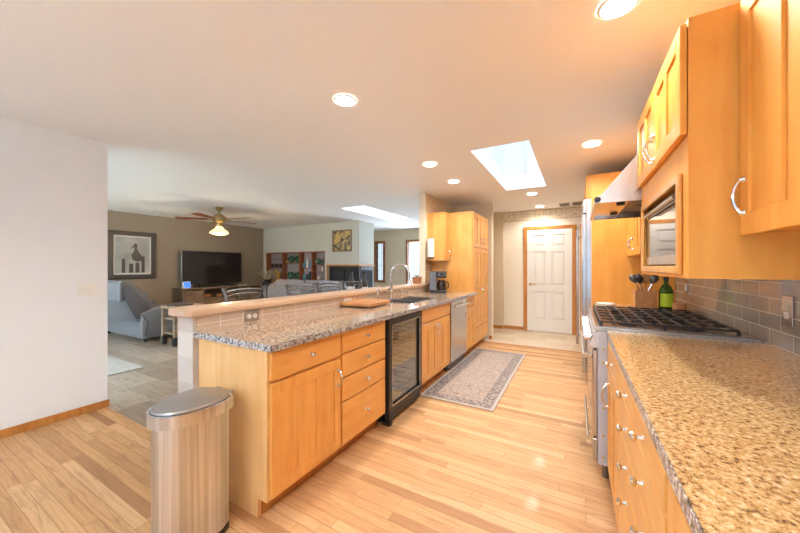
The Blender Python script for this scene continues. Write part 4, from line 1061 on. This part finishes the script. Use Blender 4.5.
# V-shaped yellow vase
vv = thing('forked_vase', 'yellow V-shaped vase at the bottom of the left shelf column', 'vase', (c(0, .6), 6.385, zb0))
mb = MB(); x_ = c(0, .6); z_ = zb0+.0006
mb.lathe((x_, 6.385, z_), [(.05, 0), (.06, .02), (.05, .06)], 16).tube([(x_-.01, 6.385, z_+.04), (x_-.06, 6.385, z_+.16), (x_-.11, 6.385, z_+.27)], [.05, .045, .04], 14).tube([(x_+.01, 6.385, z_+.04), (x_+.055, 6.385, z_+.15), (x_+.085, 6.385, z_+.24)], [.05, .045, .04], 14)
mb.build('vase_body', 'yellow', vv, True)
def platter(x, z, r, lab, mat='green'):
    o = MB(Matrix.Translation((x, 6.45, z+r*.8+.001)) @ Matrix.Diagonal((1, 1, .8, 1))).lathe((0, 0, 0), [(r*.55, 0), (r, -.03), (r*.98, -.045), (r*.5, -.02)], 26, 'y').build('glazed_platter', mat, None, True)
    tag(o, lab, 'platter')
platter(c(1, .36), 1.40, .135, 'dark green platter on the upper shelf of the second column, left one')
platter(c(1, .76), 1.40, .135, 'dark green platter on the upper shelf of the second column, right one')
platter(c(1, .32), zb0, .14, 'large green platter at the bottom of the second column, left one')
platter(c(1, .74), zb0, .14, 'large green platter at the bottom of the second column, right one')
platter(c(3, .28), 1.36, .10, 'teal platter on the top shelf of the right column, left one', 'green')
platter(c(3, .74), 1.36, .09, 'teal platter on the top shelf of the right column, right one', 'blueglaze')
pot('shallow_bowl', 'yellow bowl in front of the platters on the upper shelf', 'bowl', c(1, .16), 1.40, [(.02, 0), (.05, .03), (.055, .055), (.05, .055)], 'yellow', y=6.375)
for i, (t_, hh, mt) in enumerate(((.25, .20, 'blueglass'), (.50, .26, 'ceramic_w'), (.78, .22, 'blueglass'))):
    pot('glass_bottle', ['slim pale blue bottle left on the third column shelf', 'tall white bottle in the middle of the third column shelf', 'wide blue bottle right on the third column shelf'][i], 'bottle', c(2, t_), 1.26,
        [(.035+.012*(i == 2), 0), (.045+.02*(i == 2), .02), (.045+.02*(i == 2), hh*.6), (.018, hh*.75), (.018, hh)], mt)
pot('round_vase', 'blue round vase at the bottom right of the third column', 'vase', c(2, .72), zb0, [(.04, 0), (.062, .08), (.058, .16), (.03, .20), (.04, .23)], 'blueglaze')
pot('glass_jar', 'grey glass jar at the bottom left of the third column', 'jar', c(2, .28), zb0, [(.05, 0), (.06, .02), (.06, .13), (.045, .16)], 'blueglass')
pot('white_bottle', 'white bottle with dark top on the middle shelf of the right column', 'bottle', c(3, .70), 1.16, [(.03, 0), (.035, .02), (.035, .11), (.02, .14)], 'ceramic_w')
pot('small_pot', 'small round white pot at the bottom of the right column', 'pot', c(3, .42), zb0, [(.03, 0), (.06, .04), (.055, .09), (.03, .11)], 'ceramic_w')
# fireplace
fp = thing('corner_fireplace', 'black glass fronted corner fireplace with oak mantel strip', 'fireplace', (-5.1, 6.4, FZ0))
MB().box(FX0+.005, -4.70, 6.36, 6.93, FZ0+.003, FZ1-.003).build('firebox', 'soot', fp)
F = F_y(6.36); mb = MB(F)
a0, a1 = FX0+.005, -4.685
for q in ((a0, a1, FZ1-.10, FZ1-.004), (a0, a1, FZ0+.004, FZ0+.05), (a0, a0+.05, FZ0+.05, FZ1-.10), (a1-.04, a1, FZ0+.05, FZ1-.10), (-5.20, -5.17, FZ0+.05, FZ1-.10)): mb.box(q[0], q[1], .001, .04, q[2], q[3], .003)
for k in range(3): mb.box(a0+.03, a1-.03, .04, .045, FZ1-.09+k*.025, FZ1-.078+k*.025)
mb.build('metal_frame', 'iron', fp)
MB(F).box(a0+.05, a1-.04, .008, .014, FZ0+.05, FZ1-.10).build('front_glass', 'fpglass', fp)
F = F_pos(-4.70)
mb = MB(F)
for q in ((6.38, 6.93, FZ1-.10, FZ1-.004), (6.38, 6.93, FZ0+.004, FZ0+.05), (6.88, 6.93, FZ0+.05, FZ1-.10)): mb.box(q[0], q[1], .001, .02, q[2], q[3], .002)
mb.build('side_frame', 'iron', fp)
MB(F).box(6.40, 6.88, .004, .010, FZ0+.05, FZ1-.10).build('side_glass', 'fpglass', fp)
MB().box(FX0-.05, -4.64, 6.26, 6.299, FZ1-.005, FZ1+.035, .004).box(-4.679, -4.64, 6.299, 6.95, FZ1-.005, FZ1+.035, .004).box(FX0-.045, FX0-.0, 6.27, 6.299, FZ0, FZ1-.005, .003).build('mantel_strip', 'oak', fp)
# square print over the fireplace
ap = thing('framed_print', 'square framed tan and black print on the pale wall above the fireplace', 'picture', (-5.2, 6.29, 1.68))
F = F_y(6.3); a0, a1, z0, z1 = -5.52, -4.90, 1.68, 2.23; w_ = .035
mb = MB(F)
for q in ((a0, a0+w_, z0, z1), (a1-w_, a1, z0, z1), (a0+w_, a1-w_, z0, z0+w_), (a0+w_, a1-w_, z1-w_, z1)): mb.box(q[0], q[1], .001, .03, q[2], q[3], .004)
mb.build('frame', 'rustic', ap)
MB(F).box(a0+w_, a1-w_, .002, .012, z0+w_, z1-w_).build('print', 'print', ap)
